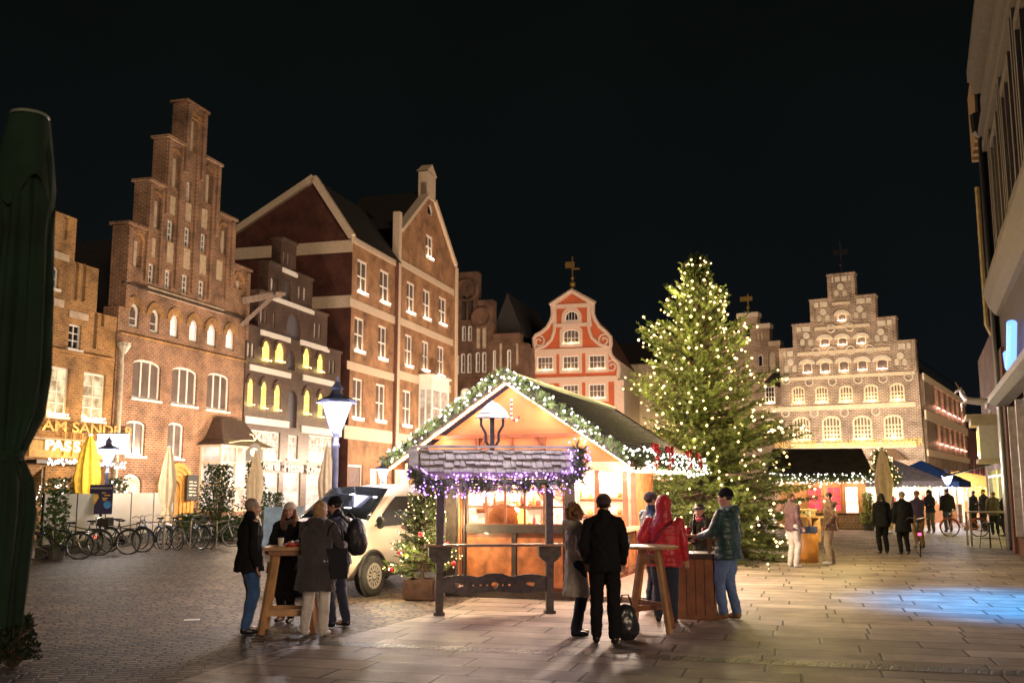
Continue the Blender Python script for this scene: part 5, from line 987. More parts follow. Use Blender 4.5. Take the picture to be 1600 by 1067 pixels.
hol += [[(Wd / 2 - .06, .44), (Wd / 2, .37), (Wd / 2 + .06, .44), (Wd / 2 + .03, .47), (Wd / 2 - .03, .47)], [(Wd * .14, .47), (Wd * .15, .4), (Wd * .22, .42), (Wd * .2, .46)], [(Wd * .78, .44), (Wd * .85, .4), (Wd * .87, .46), (Wd * .8, .465)]]
MB().panel([(.05, .33), (Wd * .25, .3), (Wd * .5, .34), (Wd * .75, .3), (Wd - .05, .33)] + top, hol, -.02, .02, True).build('carved_board', GW, SHT)
# bell-like finial on the roof
xf = Wd * .47; fin = MB().box(xf - .035, xf + .035, -.03, .03, 2.4, 2.95).build('finial_post', GW, SHT)
for s in (-1, 1): MB().tube([(xf + s * .05, 0, 2.5), (xf + s * .1, 0, 2.58), (xf + s * .1, 0, 2.7), (xf + s * .17, 0, 2.82), (xf + s * .17, 0, 2.93)], .03, 4).build('finial_arm', GW, SHT)
m = MB(); m.lathe([(.34, 2.93), (.3, 2.98), (.2, 3.06), (.08, 3.15), (.01, 3.2)], 4, (xf, 0, 0), ph=math.pi / 4); m.lathe([(.3, 2.985), (.22, 3.05), (.1, 3.14)], 4, (xf, 0, .012), ph=math.pi / 4); m.build('finial_roof', SHK, SHT)
WS = lambda x, y, z: SHT.location + dsh * x + Vector((-dsh.y, dsh.x, 0)) * y + Vector((0, 0, z))
garland('shelter_garland', 'dark garland with purple lights hanging round the standing bar roof', [WS(xL + .05, -.42, 2.12), WS(xL, -.5, 1.98), WS(xL + .3, -.52, 1.9), WS(Wd * .3, -.52, 1.9), WS(Wd * .6, -.52, 1.92), WS(Wd, -.52, 1.93), WS(xR - .05, -.5, 1.98), WS(xR + .04, -.4, 2.15), WS(xR + .06, -.2, 2.4), WS(xR + .03, -.05, 2.52)], .145, BULBP, 95, 4, blob=.0135, ndl=.075)
for x in (.2, .9, 1.6): plight(SHT, (x, -.25, 3.15), 9, (.97, .88, 1), .05)  # unseen white lights added over the shingles to brighten the little roof
for x in (.2, .9, 1.6): plight(SHT, (x, -.7, 1.88), 2.2, (.6, .3, 1), .04)
# ================= CHRISTMAS TREE =================
def fir(name, label, loc, H, Rb, seed, levels, per, nd, need, tw, lights=None, nl=0, cat='tree', bulb_r=.03, z0=.15, drop=.25, prof=1.0, nnd=16, bias=None):
    rn = random.Random(seed); root = thing(name, label, cat, loc); m = MB(); wood = MB(); tips = []
    MB().tube([(0, 0, 0), (0, 0, H * .5), (0, 0, H * .98)], [H * .018, H * .011, .01], 8).build('trunk', BARK, root)
    for lv in range(levels):
        f = lv / (levels - 1); z = z0 + (H - z0 - .1) * f ** .92; Rz = Rb * (1 - f) ** prof * (.82 + .18 * math.sin(f * 40 + 1)) + .06
        for b in range(max(4, int(per * (1 - f * .65)))):
            a = rn.uniform(0, 6.283); L = Rz * (.9 + .16 * math.sin(3 * a + 7 * f) + rn.uniform(-.22, .2)); up = -drop + (drop + .75) * f; d = Vector((math.cos(a), math.sin(a), up)).normalized()
            p0 = Vector((0, 0, z + rn.uniform(-.12, .12))); p1 = p0 + d * L * .6; p2 = p0 + d * L + Vector((0, 0, L * (.10 + .05 * f))); wood.tube([p0, p1, p2], [.02, .012, .005], 3, False)
            nt_ = max(3, int(L / tw * 1.55)); side = d.cross(Vector((0, 0, 1))).normalized()
            for i in range(nt_):
                t = .25 + .75 * (i + .5) / nt_; q = p0.lerp(p1, t / .6) if t < .6 else p1.lerp(p2, (t - .6) / .4); s = 1 if i % 2 else -1
                l = tw * rn.uniform(.8, 1.2) * (1.35 - .7 * t) * (1 - .62 * f); e = q + (side * s * rn.uniform(.5, 1) + d * .8 + Vector((0, 0, rn.uniform(-.25, .45)))).normalized() * l; needles(m, q, e, nnd, nd, nd * .12, rn)
            e = p2 + (p2 - p1).normalized() * tw * .8 * (1 - .5 * f); needles(m, p1.lerp(p2, .5), e, int(nnd * 1.4), nd, nd * .12, rn); tips.append(e)
    m.build('crown', need, root); wood.build('limbs', BARK, root)
    if lights:
        bl = MB(); sel = [t for t in tips if t.y < .6 * Rb and (bias is None or rn.random() < bias(t))]; rn.shuffle(sel)
        for t in sel[:nl]: bl.octa(t * rn.uniform(.93, 1.0) + Vector((0, 0, rn.uniform(-.1, .1))), bulb_r * rn.uniform(.75, 1.2))
        # a few hanging strings
        bl.build('light_string', lights, root)['kind'] = 'stuff'
    return root, tips
tl = base_at(1098, 26.5); HT = AT(1092, 404, 26.5).z
ct, tips = fir('christmas_tree', 'tall lit christmas tree beside the wine stall', tl, HT, 3.2, 11, 46, 31, .10, NEED, .40, BULB, 640, drop=.38, prof=.86, bulb_r=.031, nnd=22, bias=lambda t: .9 if (t.x < -.3 or t.z > 5 or t.x > 1.2) else .35)
rn = random.Random(8)
for i in range(30):
    f = (i + .5) / 30; z = .8 + f * (HT - 1.2); a = -2.4 + 4.8 * ((i * .382) % 1) - math.pi / 2; r = 3.3 * (1 - f) ** .86 + .45
    plight(ct, (r * math.cos(a), r * math.sin(a), z), (38 + 34 * (a < -math.pi / 2)) * (1 - .6 * f), (1, .76, .28), .08)
# small tree in the planter
sp = G(658, 938); root, tips2 = fir('small_christmas_tree', 'small lit christmas tree with red baubles in a wooden tub', sp + Vector((0, .2, .33)), 1.78, .52, 12, 22, 12, .055, NEED, .17, BULB, 120, bulb_r=.012, drop=.1, prof=.8, nnd=20)
for i in range(6): plight(root, (.6 * math.cos(i * 1.1 - 3), .6 * math.sin(i * 1.1 - 3) - .1, .2 + i * .27), 15, (1, .78, .4), .04)
rn = random.Random(5)
for i, t in enumerate([t for t in tips2 if t.y < 0][::9][:12]): MB().ell(t, .042).build('bauble', BOW, root, True)
BRNT = M('tub_wood', (.09, .045, .035), .5, var=.4, vs=9, bump=.4)
tub = thing('planter_box', 'square dark wooden tub holding the small christmas tree', 'planter', sp + Vector((0, .2, 0)), R(-12))
for s in (-1, 1): MB().box(-.25, .25, s * .25 - .02, s * .25 + .02, .02, .34).build('side_board', BRNT, tub); MB().box(s * .25 - .02, s * .25 + .02, -.228, .228, .02, .34).build('side_board', BRNT, tub)
MB().box(-.23, .23, -.23, .23, .05, .3).build('soil', M('soil', (.03, .02, .015), .9), tub)
# ================= VAN =================
def van():
    h = R(152); root = thing('parked_van', 'white delivery van parked behind the tall table, facing us', 'van', G(580, 930) - Vector((.77, -.33, 0)), h)
    WP = M('van_paint', (.62, .53, .45), .35, var=.04, coat=.6); sec = []
    st = [(.92, [(.30, .34), (.6, .42), (.66, .62), (.6, .8), (.4, .88), (0, .9)]), (.78, [(.5, .24), (.8, .5), (.82, .82), (.74, .94), (.5, 1.0), (0, 1.02)]), (.4, [(.72, .22), (.9, .56), (.9, .95), (.84, 1.06), (.6, 1.13), (0, 1.17)]),
          (.12, [(.8, .22), (.92, .6), (.91, 1.02), (.87, 1.13), (.72, 1.2), (0, 1.25)]), (-.8, [(.8, .22), (.92, .6), (.91, 1.06), (.8, 1.62), (.64, 1.75), (0, 1.83)]), (-1.6, [(.8, .22), (.92, .6), (.92, 1.08), (.82, 1.64), (.66, 1.79), (0, 1.87)]),
          (-3.2, [(.8, .22), (.92, .6), (.92, 1.08), (.82, 1.64), (.66, 1.78), (0, 1.86)]), (-3.55, [(.76, .26), (.86, .6), (.86, 1.06), (.76, 1.6), (.6, 1.7), (0, 1.76)])]
    vs = []; n = 12
    for y, p in st:
        full = [(-x, z) for x, z in p[:-1]] + [(p[-1][0], p[-1][1])] + [(x, z) for x, z in p[:-1]][::-1]; full.append((0, p[0][1] - .02)); vs += [(x, y, z) for x, z in full]
    n = 12; fs = [(i * n + k, i * n + (k + 1) % n, (i + 1) * n + (k + 1) % n, (i + 1) * n + k) for i in range(len(st) - 1) for k in range(n)] + [tuple(range(n)), tuple((len(st) - 1) * n + k for k in range(n))[::-1]]
    m = MB(); m.add(vs, fs); b = m.build('body', WP, root, True); sd = b.modifiers.new('s', 'SUBSURF'); sd.levels = 2; sd.render_levels = 2
    GL = M('car_glass', (.015, .017, .02), .06, var=.2, spec=.9); BK = M('black_plastic', (.02, .02, .02), .5)
    def quad(pts, nm, mat, par=root, t=.012):
        p = [Vector(q) for q in pts]; nn_ = (p[1] - p[0]).cross(p[2] - p[0]).normalized() * t; k = len(p); mm = MB(); mm.add([q + nn_ for q in p] + [q - nn_ for q in p], [tuple(range(k)), tuple(range(k, 2 * k))[::-1]] + [(i, (i + 1) % k, k + (i + 1) % k, k + i) for i in range(k)]); return mm.build(nm, mat, par)
    WSH_ = lambda t, x: (x, .10 - .87 * t, 1.245 + .525 * t - (abs(x) / .86) ** 2 * .07)
    m = MB(); nxx = 12; vs = [WSH_(t, (-1 + 2 * i / nxx) * (.80 - .15 * t)) for t in (0.03, .33, .66, .97) for i in range(nxx + 1)]; vs = [(x, y + .025 - (abs(x) / .8) ** 2 * .09, z + .02) for x, y, z in vs]
    m.add(vs, [(j * (nxx + 1) + i, j * (nxx + 1) + i + 1, (j + 1) * (nxx + 1) + i + 1, (j + 1) * (nxx + 1) + i) for j in range(3) for i in range(nxx)]); ws = m.build('windscreen', GL, root, True)
    so_ = ws.modifiers.new('t', 'SOLIDIFY'); so_.thickness = .02
    for s in (-1, 1):
        X = lambda z, e=.0: s * (.925 - max(0, z - 1.08) * .2 + e)
        quad([(X(1.13), -.02, 1.13), (X(1.5), -.62, 1.52), (X(1.6), -.8, 1.62), (X(1.62), -1.3, 1.62), (X(1.13), -1.35, 1.13)], 'side_window', GL)
        quad([(X(1.13), -1.5, 1.13), (X(1.62), -1.46, 1.62), (X(1.62), -2.4, 1.62), (X(1.13), -2.4, 1.13)], 'side_window', GL)
        for y in (-1.42, -2.5): MB().box(s * .925 - .005, s * .925 + .005, y - .008, y + .008, .35, 1.08).build('door_gap', BK, root)
        MB().box(s * .93 - .02, s * .93 + .02, -1.36, -1.18, .93, .97).build('door_handle', WP, root)
        MB().box(s * .915 - .02, s * .915 + .02, -2.5, -.45, .3, .4).build('side_trim', BK, root)
        mr = MB().ell((s * 1.05, .0, 1.2), (.09, .06, .11)).build('mirror', BK, root, True)
        quad([(s * .62, .86, .82), (s * .8, .62, .98), (s * .87, .42, 1.0), (s * .86, .5, .84), (s * .72, .82, .72)], 'headlight', M('headlight_glass', (.4, .4, .42), .1, spec=.8), t=.05)
        quad([(s * .6, .9, .36), (s * .8, .78, .36), (s * .84, .7, .55), (s * .66, .86, .55)], 'fog_light', BK, t=.03)
        for y in (0, -2.72):
            w_ = MB(); pr = [(.2, -.1), (.29, -.11), (.325, -.09), (.33, 0), (.325, .09), (.29, .11), (.2, .1)]; w_.lathe(pr, 28); wo = w_.build('wheel', M('tyre', (.03, .028, .026), .8, bump=.4), root, True); wo.matrix_local = Matrix.Translation((s * .84, y, .33)) @ Matrix.Rotation(math.pi / 2 * s, 4, 'Y')
            rm = MB(); rm.lathe([(.22, .08), (.21, .11), (.17, .105), (.15, .085), (.06, .10), (.05, .12)], 24)
            for q in range(14): a = 2 * math.pi * q / 14; rm.beam((.08 * math.cos(a), .08 * math.sin(a), .105), (.205 * math.cos(a), .205 * math.sin(a), .112), .028, .012)
            rm.build('hubcap', M('hub_silver', (.5, .46, .42), .35, metal=.5, var=.1), wo)
            MB().tube([(s * .915, y + .4 * math.cos(a), .33 + .4 * math.sin(a)) for a in [math.pi * k_ / 16 for k_ in range(17)]], .03, 6).build('wheel_arch', BK, root)
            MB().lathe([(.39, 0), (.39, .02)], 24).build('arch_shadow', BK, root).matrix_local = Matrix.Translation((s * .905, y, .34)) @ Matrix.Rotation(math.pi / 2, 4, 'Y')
    MB().box(-.35, .35, .9, .94, .62, .76).build('grille', BK, root); MB().box(-.26, .26, .95, .97, .42, .53).build('number_plate', WHITE, root); MB().tube([(.25, -.85, 1.83), (.25, -1.0, 2.03)], .005, 4).build('aerial', BK, root)
    MB().beam((-.5, .17, 1.27), (-.05, .06, 1.33), .02, .02).build('wiper', BK, root)
    root.scale = (1, 1, 1.06); return root
van()
# ================= STREET LAMPS =================
IRON = M('lamp_iron', (.09, .1, .17), .4, metal=.4)
def lamp(loc, label, H=3.95, e=220, col=(.86, .84, 1)):
    L = thing('street_lamp', label, 'street lamp', loc, .3, 'lantern street lamps', H / 3.95)
    MB().lathe([(.16, 0), (.16, .1), (.11, .18), (.1, .7), (.075, .8), (.065, .95), (.055, 2.6), (.075, 2.62), (.075, 2.68), (.05, 2.7), (.06, 2.85), (.09, 2.9), (.03, 2.95)], 14).build('post', IRON, L, True)
    hd = MB().lathe([(.13, 2.94), (.34, 3.45)], 4, ph=.785).build('lantern_glass', E('lamp_glass', (.84, .8, 1), 4), L)
    for k in range(4): a = k * math.pi / 2 + .785; MB().beam((.13 * math.cos(a), .13 * math.sin(a), 2.94), (.35 * math.cos(a), .35 * math.sin(a), 3.46), .025, .025).build('lantern_rib', IRON, L)
    m = MB(); m.lathe([(.4, 3.46), (.36, 3.52), (.22, 3.58), (.12, 3.62), (.1, 3.72), (.13, 3.74), (.1, 3.78), (.03, 3.88), (.01, 3.98)], 12); m.build('lantern_hood', IRON, L)
    for dx, dy in ((.5, -.5), (-.5, -.5), (0, .6)): plight(L, (dx, dy, 3.15), e / 3, col, .12)
    return L
lamp(base_at(523, 19.6), 'tall lantern street lamp standing before the parked van', 4.02, 360, (1, .9, .9))
lamp(base_at(166, 31.5), 'lantern street lamp behind the event poster by the yellow parasol', 3.5, 260, (1, .9, .8))
lamp(base_at(1481, 46), 'nearer of two lantern street lamps in the market lane on the right', 2.75, 160); lamp(base_at(1467, 56), 'farther of two lantern street lamps in the market lane on the right', 2.75, 160)
lamp(base_at(598, 36), 'lantern street lamp by the left eave tip of the big stall', 2.9, 200)
# ================= TABLES =================
PINE = M('pine_wood', (.45, .25, .11), .5, var=.3, vs=6, bump=.2); BRNW = M('brown_wood', (.24, .1, .05), .5, var=.3, vs=6, bump=.25)
p = G(452, 985); tt = thing('tall_table', 'square tall wooden table with four splayed legs, cups on top', 'table', p, R(8))
MB().box(-.34, .3, -.3, .3, 1.06, 1.10).build('tabletop', PINE, tt); MB().box(-.28, .24, -.25, .25, .99, 1.06).build('apron', BRNW, tt)
for sx, sy in ((-1, -1), (1, -1), (-1, 1), (1, 1)): MB().beam((sx * .34, sy * .3, 0), (sx * .2, sy * .18, 1.05), .06, .08).build('leg', PINE, tt)
for sy in (-1, 1): MB().beam((-.3, sy * .27, .26), (.3, sy * .27, .26), .04, .08).build('stretcher', PINE, tt)
for i, (dx, dy, mt_, lab, h_) in enumerate(((-.14, -.05, M('paper_cup', (.75, .7, .66), .6), 'white paper cup left on the tall table', .11), (.18, .1, M('clear_cup', (.5, .48, .5), .2), 'pale cup at the right end of the tall table', .12))): cup('paper_cup', lab, p + Vector((dx, dy, 1.10)), mt_, h_, .042)
fd = thing('food_tray', 'red and white food tray on the tall table', 'tray', p + Vector((.04, -.08, 1.1)), .2); MB().lathe([(.1, 0), (.13, .035), (.12, .035), (.09, .01)], 16).build('tray', cols[0], fd, True); MB().ell((-.03, 0, .045), (.05, .06, .03)).ell((.045, .01, .05), (.05, .05, .03)).build('food', M('pink_food', (.6, .25, .2), .5), fd, True)
p = G(1018, 985); rt = thing('round_bar_table', 'round topped pine bar table with splayed legs and cross rails', 'table', p, R(20))
MB().lathe([(.36, 1.07), (.38, 1.075), (.38, 1.105), (.36, 1.11)], 32).build('tabletop', PINE, rt)
for k, a in enumerate((.2, 1.77, 3.34, 4.91)): c, s = math.cos(a), math.sin(a); MB().beam((.36 * c, .36 * s, 0), (.14 * c, .14 * s, 1.07), .05, .07).build('leg', PINE if k % 2 else BRNW, rt)
for z, r_ in ((.3, .3), (.9, .175)):
    for a in (.2, 1.77): c, s = math.cos(a), math.sin(a); MB().beam((-r_ * c, -r_ * s, z + (.05 if a > 1 else 0)), (r_ * c, r_ * s, z + (.05 if a > 1 else 0)), .04, .07).build('cross_rail', BRNW, rt)
cup('glass_mug', 'clear mug at the left edge of the round bar table', p + Vector((-.3, -.05, 1.112)), MATS['clear_cup'], .12, .04)
p = G(1096, 968) + Vector((0, .3, 0)); bt = thing('barrel_table', 'square box table of upright brown planks with a raised wine shelf', 'table', p, R(-14))
for s in (-1, 1):
    for k in range(4): MB().box(-.26 + k * .13 + .004, -.13 + k * .13 - .004, s * .26 - .015, s * .26 + .015, .06, .85).build('plank', BRNW, bt); MB().box(s * .26 - .015, s * .26 + .015, -.245 + k * .122 + .004, -.245 + (k + 1) * .122 - .004, .06, .85).build('plank', BRNW, bt)
MB().box(-.29, .29, -.29, .29, 0, .07).build('base_frame', BRNW, bt); MB().box(-.3, .3, -.3, .3, .85, .93).build('top_rim', DARKW, bt); MB().box(-.24, .24, -.24, .24, .1, .84).build('core', DARKW, bt)
for dx in (-.2, .2):
    for dy in (-.18, .18): MB().box(dx - .02, dx + .02, dy - .02, dy + .02, .93, 1.16).build('shelf_post', BRNW, bt)
MB().box(-.26, .26, -.22, .22, 1.16, 1.19).build('shelf', BRNW, bt)
REDM = M('red_glaze', (.35, .015, .03), .25, coat=.4)
for i, (dx, dy) in enumerate(((-.2, -.1), (-.1, .02), (.12, -.08), (.19, .05))):
    o_ = MB().lathe([(.038, 0), (.04, .1), (.034, .1), (.033, .01)], 14).build('red_mug', REDM, None, True); o_.location = p + Vector((dx, dy, 1.192)); tag(o_, 'small glazed red mug on the raised wine shelf', 'mug', 'red mugs on the wine shelf')
o_ = MB().lathe([(.036, 0), (.038, .17), (.014, .22), (.014, .29)], 12).build('wine_bottle', M('dark_bottle', (.02, .03, .015), .15), None, True); o_.location = p + Vector((.0, .05, 1.192)); tag(o_, 'dark bottle among the red mugs on the wine shelf', 'bottle')
bgp = thing('black_bag', 'big shiny black bag on the ground below the round bar table', 'bag', G(978, 1000), R(10)); m = MB(); m.ell((0, 0, .22), (.16, .11, .23)); m.ell((.02, .02, .14), (.17, .13, .15)); soft(m.build('bag_body', C('bag_vinyl', (.012, .014, .022), .28, .6, 12, .5), bgp, True), .012, 2, .03); MB().tube([(-.08, 0, .42), (-.04, 0, .55), (.04, 0, .55), (.08, 0, .42)], .012, 6).build('handle', BSH, bgp)
# ================= RIGHT MIDDLE: half barrel, second hut, canopies =================
p = G(1266, 880) + Vector((0, .35, 0)); hb = thing('half_barrel_table', 'orange wooden barrel table with blue band and a cup on its shelf', 'table', p, .2)
MB().lathe([(.3, 0), (.33, .3), (.3, .78), (.28, .82)], 12).build('staves', M('honey_wood', (.5, .22, .05), .45, var=.3, vs=5, bump=.3), hb, True); MB().lathe([(.31, .74), (.31, .9)], 16).build('blue_band', M('blue_band', (.03, .05, .16), .5), hb)
MB().box(-.1, .5, -.2, .2, 1.12, 1.15).build('shelf', PINE, hb); MB().box(.3, .5, .1, .2, .5, 1.12).build('shelf_post', PINE, hb); MB().box(0.0, .04, -.1, .1, .9, 1.12).build('shelf_post', PINE, hb); MB().box(-.3, .55, .35, .75, 1.28, 1.33).build('upper_shelf', PINE, hb); MB().box(.1, .55, .45, .7, .1, 1.28).build('cupboard', PINE, hb)
cup('paper_cup', 'white cup on the half barrel table shelf', p + Vector((.12, 0, 1.15)), MATS['paper_cup'], .14, .06)
# hut 2
F = Facade('wooden_hut', 'small wooden hut with dark roof, red window and log pile front', 1222, 826, Vector((.985, -.17, 0)), cat='market stall'); Hr = F.root
wx = F.S(1356, 826)[0]; ztp = F.S(1290, 752)[1]; zrd = F.S(1290, 716)[1]
HW = M('hut_orange', (.55, .26, .12), .5, var=.2, vs=3)
x0, _ = F.S(1262, 800); x1, _ = F.S(1318, 800); za_, zb_ = F.S(1290, 800)[1], F.S(1290, 758)[1]
w = F.win(x0, (x0 + x1) / 2 - .05, za_, zb_, 2, 3, 0, .09, mf=HW, pane=LIT('red_curtain', (.6, .01, .03), (.95, .05, .1), 1.0), local=True, sill=False); F.win((x0 + x1) / 2 + .05, x1, za_, zb_, 2, 3, 0, .09, mf=HW, pane=MATS['red_curtain'], local=True, sill=False)
xa_, _ = F.S(1320, 800); xb_ = F.S(1345, 800)[0]; F.win(xa_, xb_, za_ - .1, zb_, 1, 1, 0, .08, mf=HW, pane=LIT('hut_window', (1, .35, .15), (1, .9, .75), 1.7, 3, 3), local=True, sill=False)
F.wall([(0, 0), (wx, 0), (wx, ztp), (0, ztp)], HW, .2, local=True); MB().box(0, wx, .2, 3.2, 0, ztp).build('hut_body', HW, Hr)
TMOSS = M('mossy_roof', (.045, .04, .03), .8, var=.5, vs=3, bump=.8)
MB().add([(-.7, -.8, ztp + .25), (wx + .3, -.8, ztp + .25), (wx + .1, 1.2, zrd + .5), (-.2, 1.2, zrd + .5), (wx + .3, 3.6, ztp), (-.7, 3.6, ztp), (-.7, -.8, ztp + .12), (wx + .3, -.8, ztp + .12)], [(0, 1, 2, 3), (3, 2, 4, 5), (0, 6, 7, 1), (1, 4, 2), (0, 3, 5)]).build('roof', TMOSS, Hr)
rn = random.Random(4); LOG = M('log_ends', (.42, .28, .17), .8, var=.45, vs=14); zlog = F.S(1290, 803)[1]
for a, b, nm in ((xa_ - .3, wx, 0), (x0 - .3, xa_ - .5, 1)):
    m = MB(); z = .1
    while z < zlog - .06:
        x = a + .05
        while x < b - .04: r = rn.uniform(.045, .075); m.tube([(x, -.28, z), (x, -.05, z)], r, 7); x += r * 1.85
        z += .125
    m.build('log_pile', LOG, Hr); MB().box(a - .03, b + .03, -.3, 0, zlog, zlog + .05).build('log_shelf', DARKW, Hr)
for x in (.6, 2, 3.4): plight(Hr, (x, -.75, ztp - .15), 22, (1, .7, .4), .1)
W3 = lambda x, y, z: F.o + F.d * x - F.n * y + Vector((0, 0, z))
garland('hut_garland', 'bright garland along the eave of the small wooden hut', [W3(-.7, -.85, ztp + .15), W3(1, -.85, ztp + .1), W3(wx + .3, -.85, ztp + .15)], .2, BULBW, 42, 21, blob=.024, ndl=.12)
garland('hut_garland', 'triangular yellow lit garland at the right gable of the small hut', [W3(wx + .35, -.85, ztp + .1), W3(wx + .7, .3, zrd + .3), W3(wx + 1.3, -.4, ztp + .0), W3(wx + .5, -.8, ztp - .02)], .32, BULB, 36, 22, blob=.024, ndl=.14)
# canopies further on
def canopy(loc, rz, w_, d_, h0, h1, mat, label, em, glow):
    t = thing('market_canopy', label, 'market stall', loc, rz, 'canopied stalls in the lane')
    MB().add([(-w_ / 2, -d_ / 2, h0), (w_ / 2, -d_ / 2, h0), (w_ / 2, d_ / 2, h0), (-w_ / 2, d_ / 2, h0), (0, 0, h1), (-w_ / 2, -d_ / 2, h0 - .3), (w_ / 2, -d_ / 2, h0 - .3), (w_ / 2, d_ / 2, h0 - .3), (-w_ / 2, d_ / 2, h0 - .3)], [(0, 1, 4), (1, 2, 4), (2, 3, 4), (3, 0, 4), (0, 5, 6, 1), (1, 6, 7, 2), (3, 8, 5, 0)]).build('canopy', mat, t)
    for sx in (-1, 1):
        for sy in (-1, 1): MB().box(sx * w_ * .46 - .04, sx * w_ * .46 + .04, sy * d_ * .46 - .04, sy * d_ * .46 + .04, 0, h0).build('pole', WHITE, t)
    MB().box(-w_ * .4, w_ * .4, -d_ * .1, d_ * .35, 0, 1.0).build('counter', HW, t); MB().box(-w_ * .42, w_ * .42, d_ * .36, d_ * .4, 0, h0 - .3).build('rear_wall', em, t)
    for j in range(9): MB().box(-w_ * .36 + j * w_ * .08, -w_ * .36 + j * w_ * .08 + .16, 0, .2, 1.0, 1.2 + .2 * ((j * 7) % 3)).build('goods', cols[j % 4], t)
    for i in range(3): plight(t, ((i - 1) * w_ * .3, -d_ * .2, h0 - .5), glow, (1, .75, .45), .15)
    m = MB(); 
    for i in range(26): m.octa((-w_ / 2 + i * w_ / 25, -d_ / 2 - .03, h0 - .3 + .05 * math.sin(i * 2)), .025)
    m.build('light_string', BULBW, t)['kind'] = 'stuff'; return t
canopy(base_at(1400, 52), R(-12), 4.4, 3.4, 2.2, 3.3, M('grey_canvas', (.4, .34, .3), .8), 'pale grey canopy stall behind the closed beige parasol', LIT('stall_back', (1, .5, .15), (1, .85, .6), 1.5, 1, 1), 60)
canopy(base_at(1442, 56), R(-35), 4.4, 3.2, 2.2, 3.4, M('blue_canvas', (.05, .16, .62), .6), 'bright blue canopy stall on the right of the grey one', MATS['stall_back'], 45)
canopy(base_at(1500, 68), R(-25), 7, 3, 2.2, 3.0, M('ochre_canvas', (.5, .3, .08), .7), 'far yellow stall closing the lane with a dark roof', LIT('yellow_back', (1, .45, .06), (1, .65, .15), 1.1, 1, 1), 60)
def parasol(loc, label, H, mat, r=.17, tie=.42, lean=0, group='closed parasols', n=16, sc=1):
    t = thing('closed_parasol', label, 'parasol', loc, 0, group); rn = random.Random(int(H * 100 + loc[0] * 10)); 
    MB().tube([(0, 0, 0), (0, 0, H)], .028, 8).build('pole', METAL if sc > 1 else WHITE, t); MB().lathe([(.25, 0), (.25, .05), (.05, .07)], 12).build('foot', METAL, t)
    prof = [(.06, H * .99), (.08, H * .97), (r * .55, H * .88), (r * .9, H * .72), (r * 1.08, H * .6), (r * .95, H * .48), (r * .5, H * tie), (r * .8, H * (tie - .06)), (r * 1.0, H * (tie - .13)), (r * .85, H * (tie - .16))]
    vs = []; k = 48
    for j, (rr, z) in enumerate(prof):
        for i in range(k): a = 2 * math.pi * i / k; q = rr * (1 + (.2 if j > 1 else 0) * math.cos(a * 8 + .6 * math.sin(j)) + (.08 if j > 1 else 0) * math.cos(a * 3 + j * .5)); vs.append((q * math.cos(a), q * math.sin(a), z + (.03 * math.cos(a * 8) if j == len(prof) - 1 else 0)))
    m = MB(); m.add(vs, [(j * k + i, j * k + (i + 1) % k, (j + 1) * k + (i + 1) % k, (j + 1) * k + i) for j in range(len(prof) - 1) for i in range(k)] + [tuple(range(k))]); m.build('canopy_cloth', mat, t, True)
    MB().lathe([(r * .62, -.03), (r * .62, .03)], 16, (0, 0, H * tie)).build('tie_strap', mat, t); MB().lathe([(.09, H * .985), (.07, H), (.03, H * 1.01)], 12).build('cap', WHITE if sc == 1 else M('grey_cap', (.25, .3, .26), .5), t); return t
YC = M('yellow_canvas', (.5, .29, .015), .75, var=.25, bump=.4); BC = M('beige_canvas', (.78, .6, .38), .8, var=.1)
parasol(base_at(136, 33), 'closed bright yellow parasol behind the whitish barrier', AT(136, 678, 33).z, YC, .36, .25, 0)
parasol(base_at(262, 34), 'closed beige parasol in front of the ochre doorway', AT(262, 697, 34).z, BC, .24, .36)
parasol(base_at(399, 36), 'closed beige parasol left of the bakery door', AT(399, 704, 36).z, BC, .24, .3); parasol(base_at(510, 38), 'closed beige parasol beside the street lamp post', AT(510, 697, 38).z, BC, .25, .3)
parasol(base_at(1381, 42), 'closed beige parasol between the hut and the grey canopy', AT(1379, 700, 42).z, BC, .30, .2)
# big green parasol, left edge, close to the camera
gl_ = AT(46, 183, 5.6); H = gl_.z
t = thing('closed_parasol', 'tall closed dark green parasol filling the left edge close by', 'parasol', (gl_.x, 5.6, 0), 0, 'closed parasols')
GC = M('green_canvas', (.007, .03, .015), .85, var=.35, vs=4, bump=.6, bs=120); MB().tube([(0, 0, 0), (0, 0, H)], .03, 10).build('pole', METAL, t); MB().lathe([(.4, 0), (.4, .08), (.06, .12)], 16).build('foot', METAL, t)
pf = [(.095, 0), (.1, -.03), (.13, -.25), (.15, -.5), (.16, -.53), (.15, -.7), (.16, -1.1), (.165, -1.5), (.15, -1.75), (.085, -1.98), (.1, -2.02), (.14, -2.12), (.15, -2.3), (.13, -2.6), (.12, -2.9)]
vs = []; k = 72
for j, (rr, dz) in enumerate(pf):
    for i in range(k):
        a = 2 * math.pi * i / k; am = 0 if j < 2 else (.1 if j < 4 else .16); q = rr * (1 + am * math.cos(a * 6 + .35 * j) + am * .7 * math.cos(a * 13 - j * .3) + am * .4 * math.sin(a * 21 + j)); vs.append((q * math.cos(a), q * math.sin(a), H + dz))
m = MB(); m.add(vs, [(j * k + i, j * k + (i + 1) % k, (j + 1) * k + (i + 1) % k, (j + 1) * k + i) for j in range(len(pf) - 1) for i in range(k)] + [tuple(range(k))]); m.build('canopy_cloth', GC, t, True)
m = MB(); kk = 8; vs = []
for i in range(kk * 4):   # scalloped top flap
    a = 2 * math.pi * i / (kk * 4); e = .5 + .5 * math.cos(a * kk / 2); vs += [(.115 * math.cos(a), .115 * math.sin(a), H - .02), (.17 * math.cos(a), .17 * math.sin(a), H - .38 - .2 * e)]
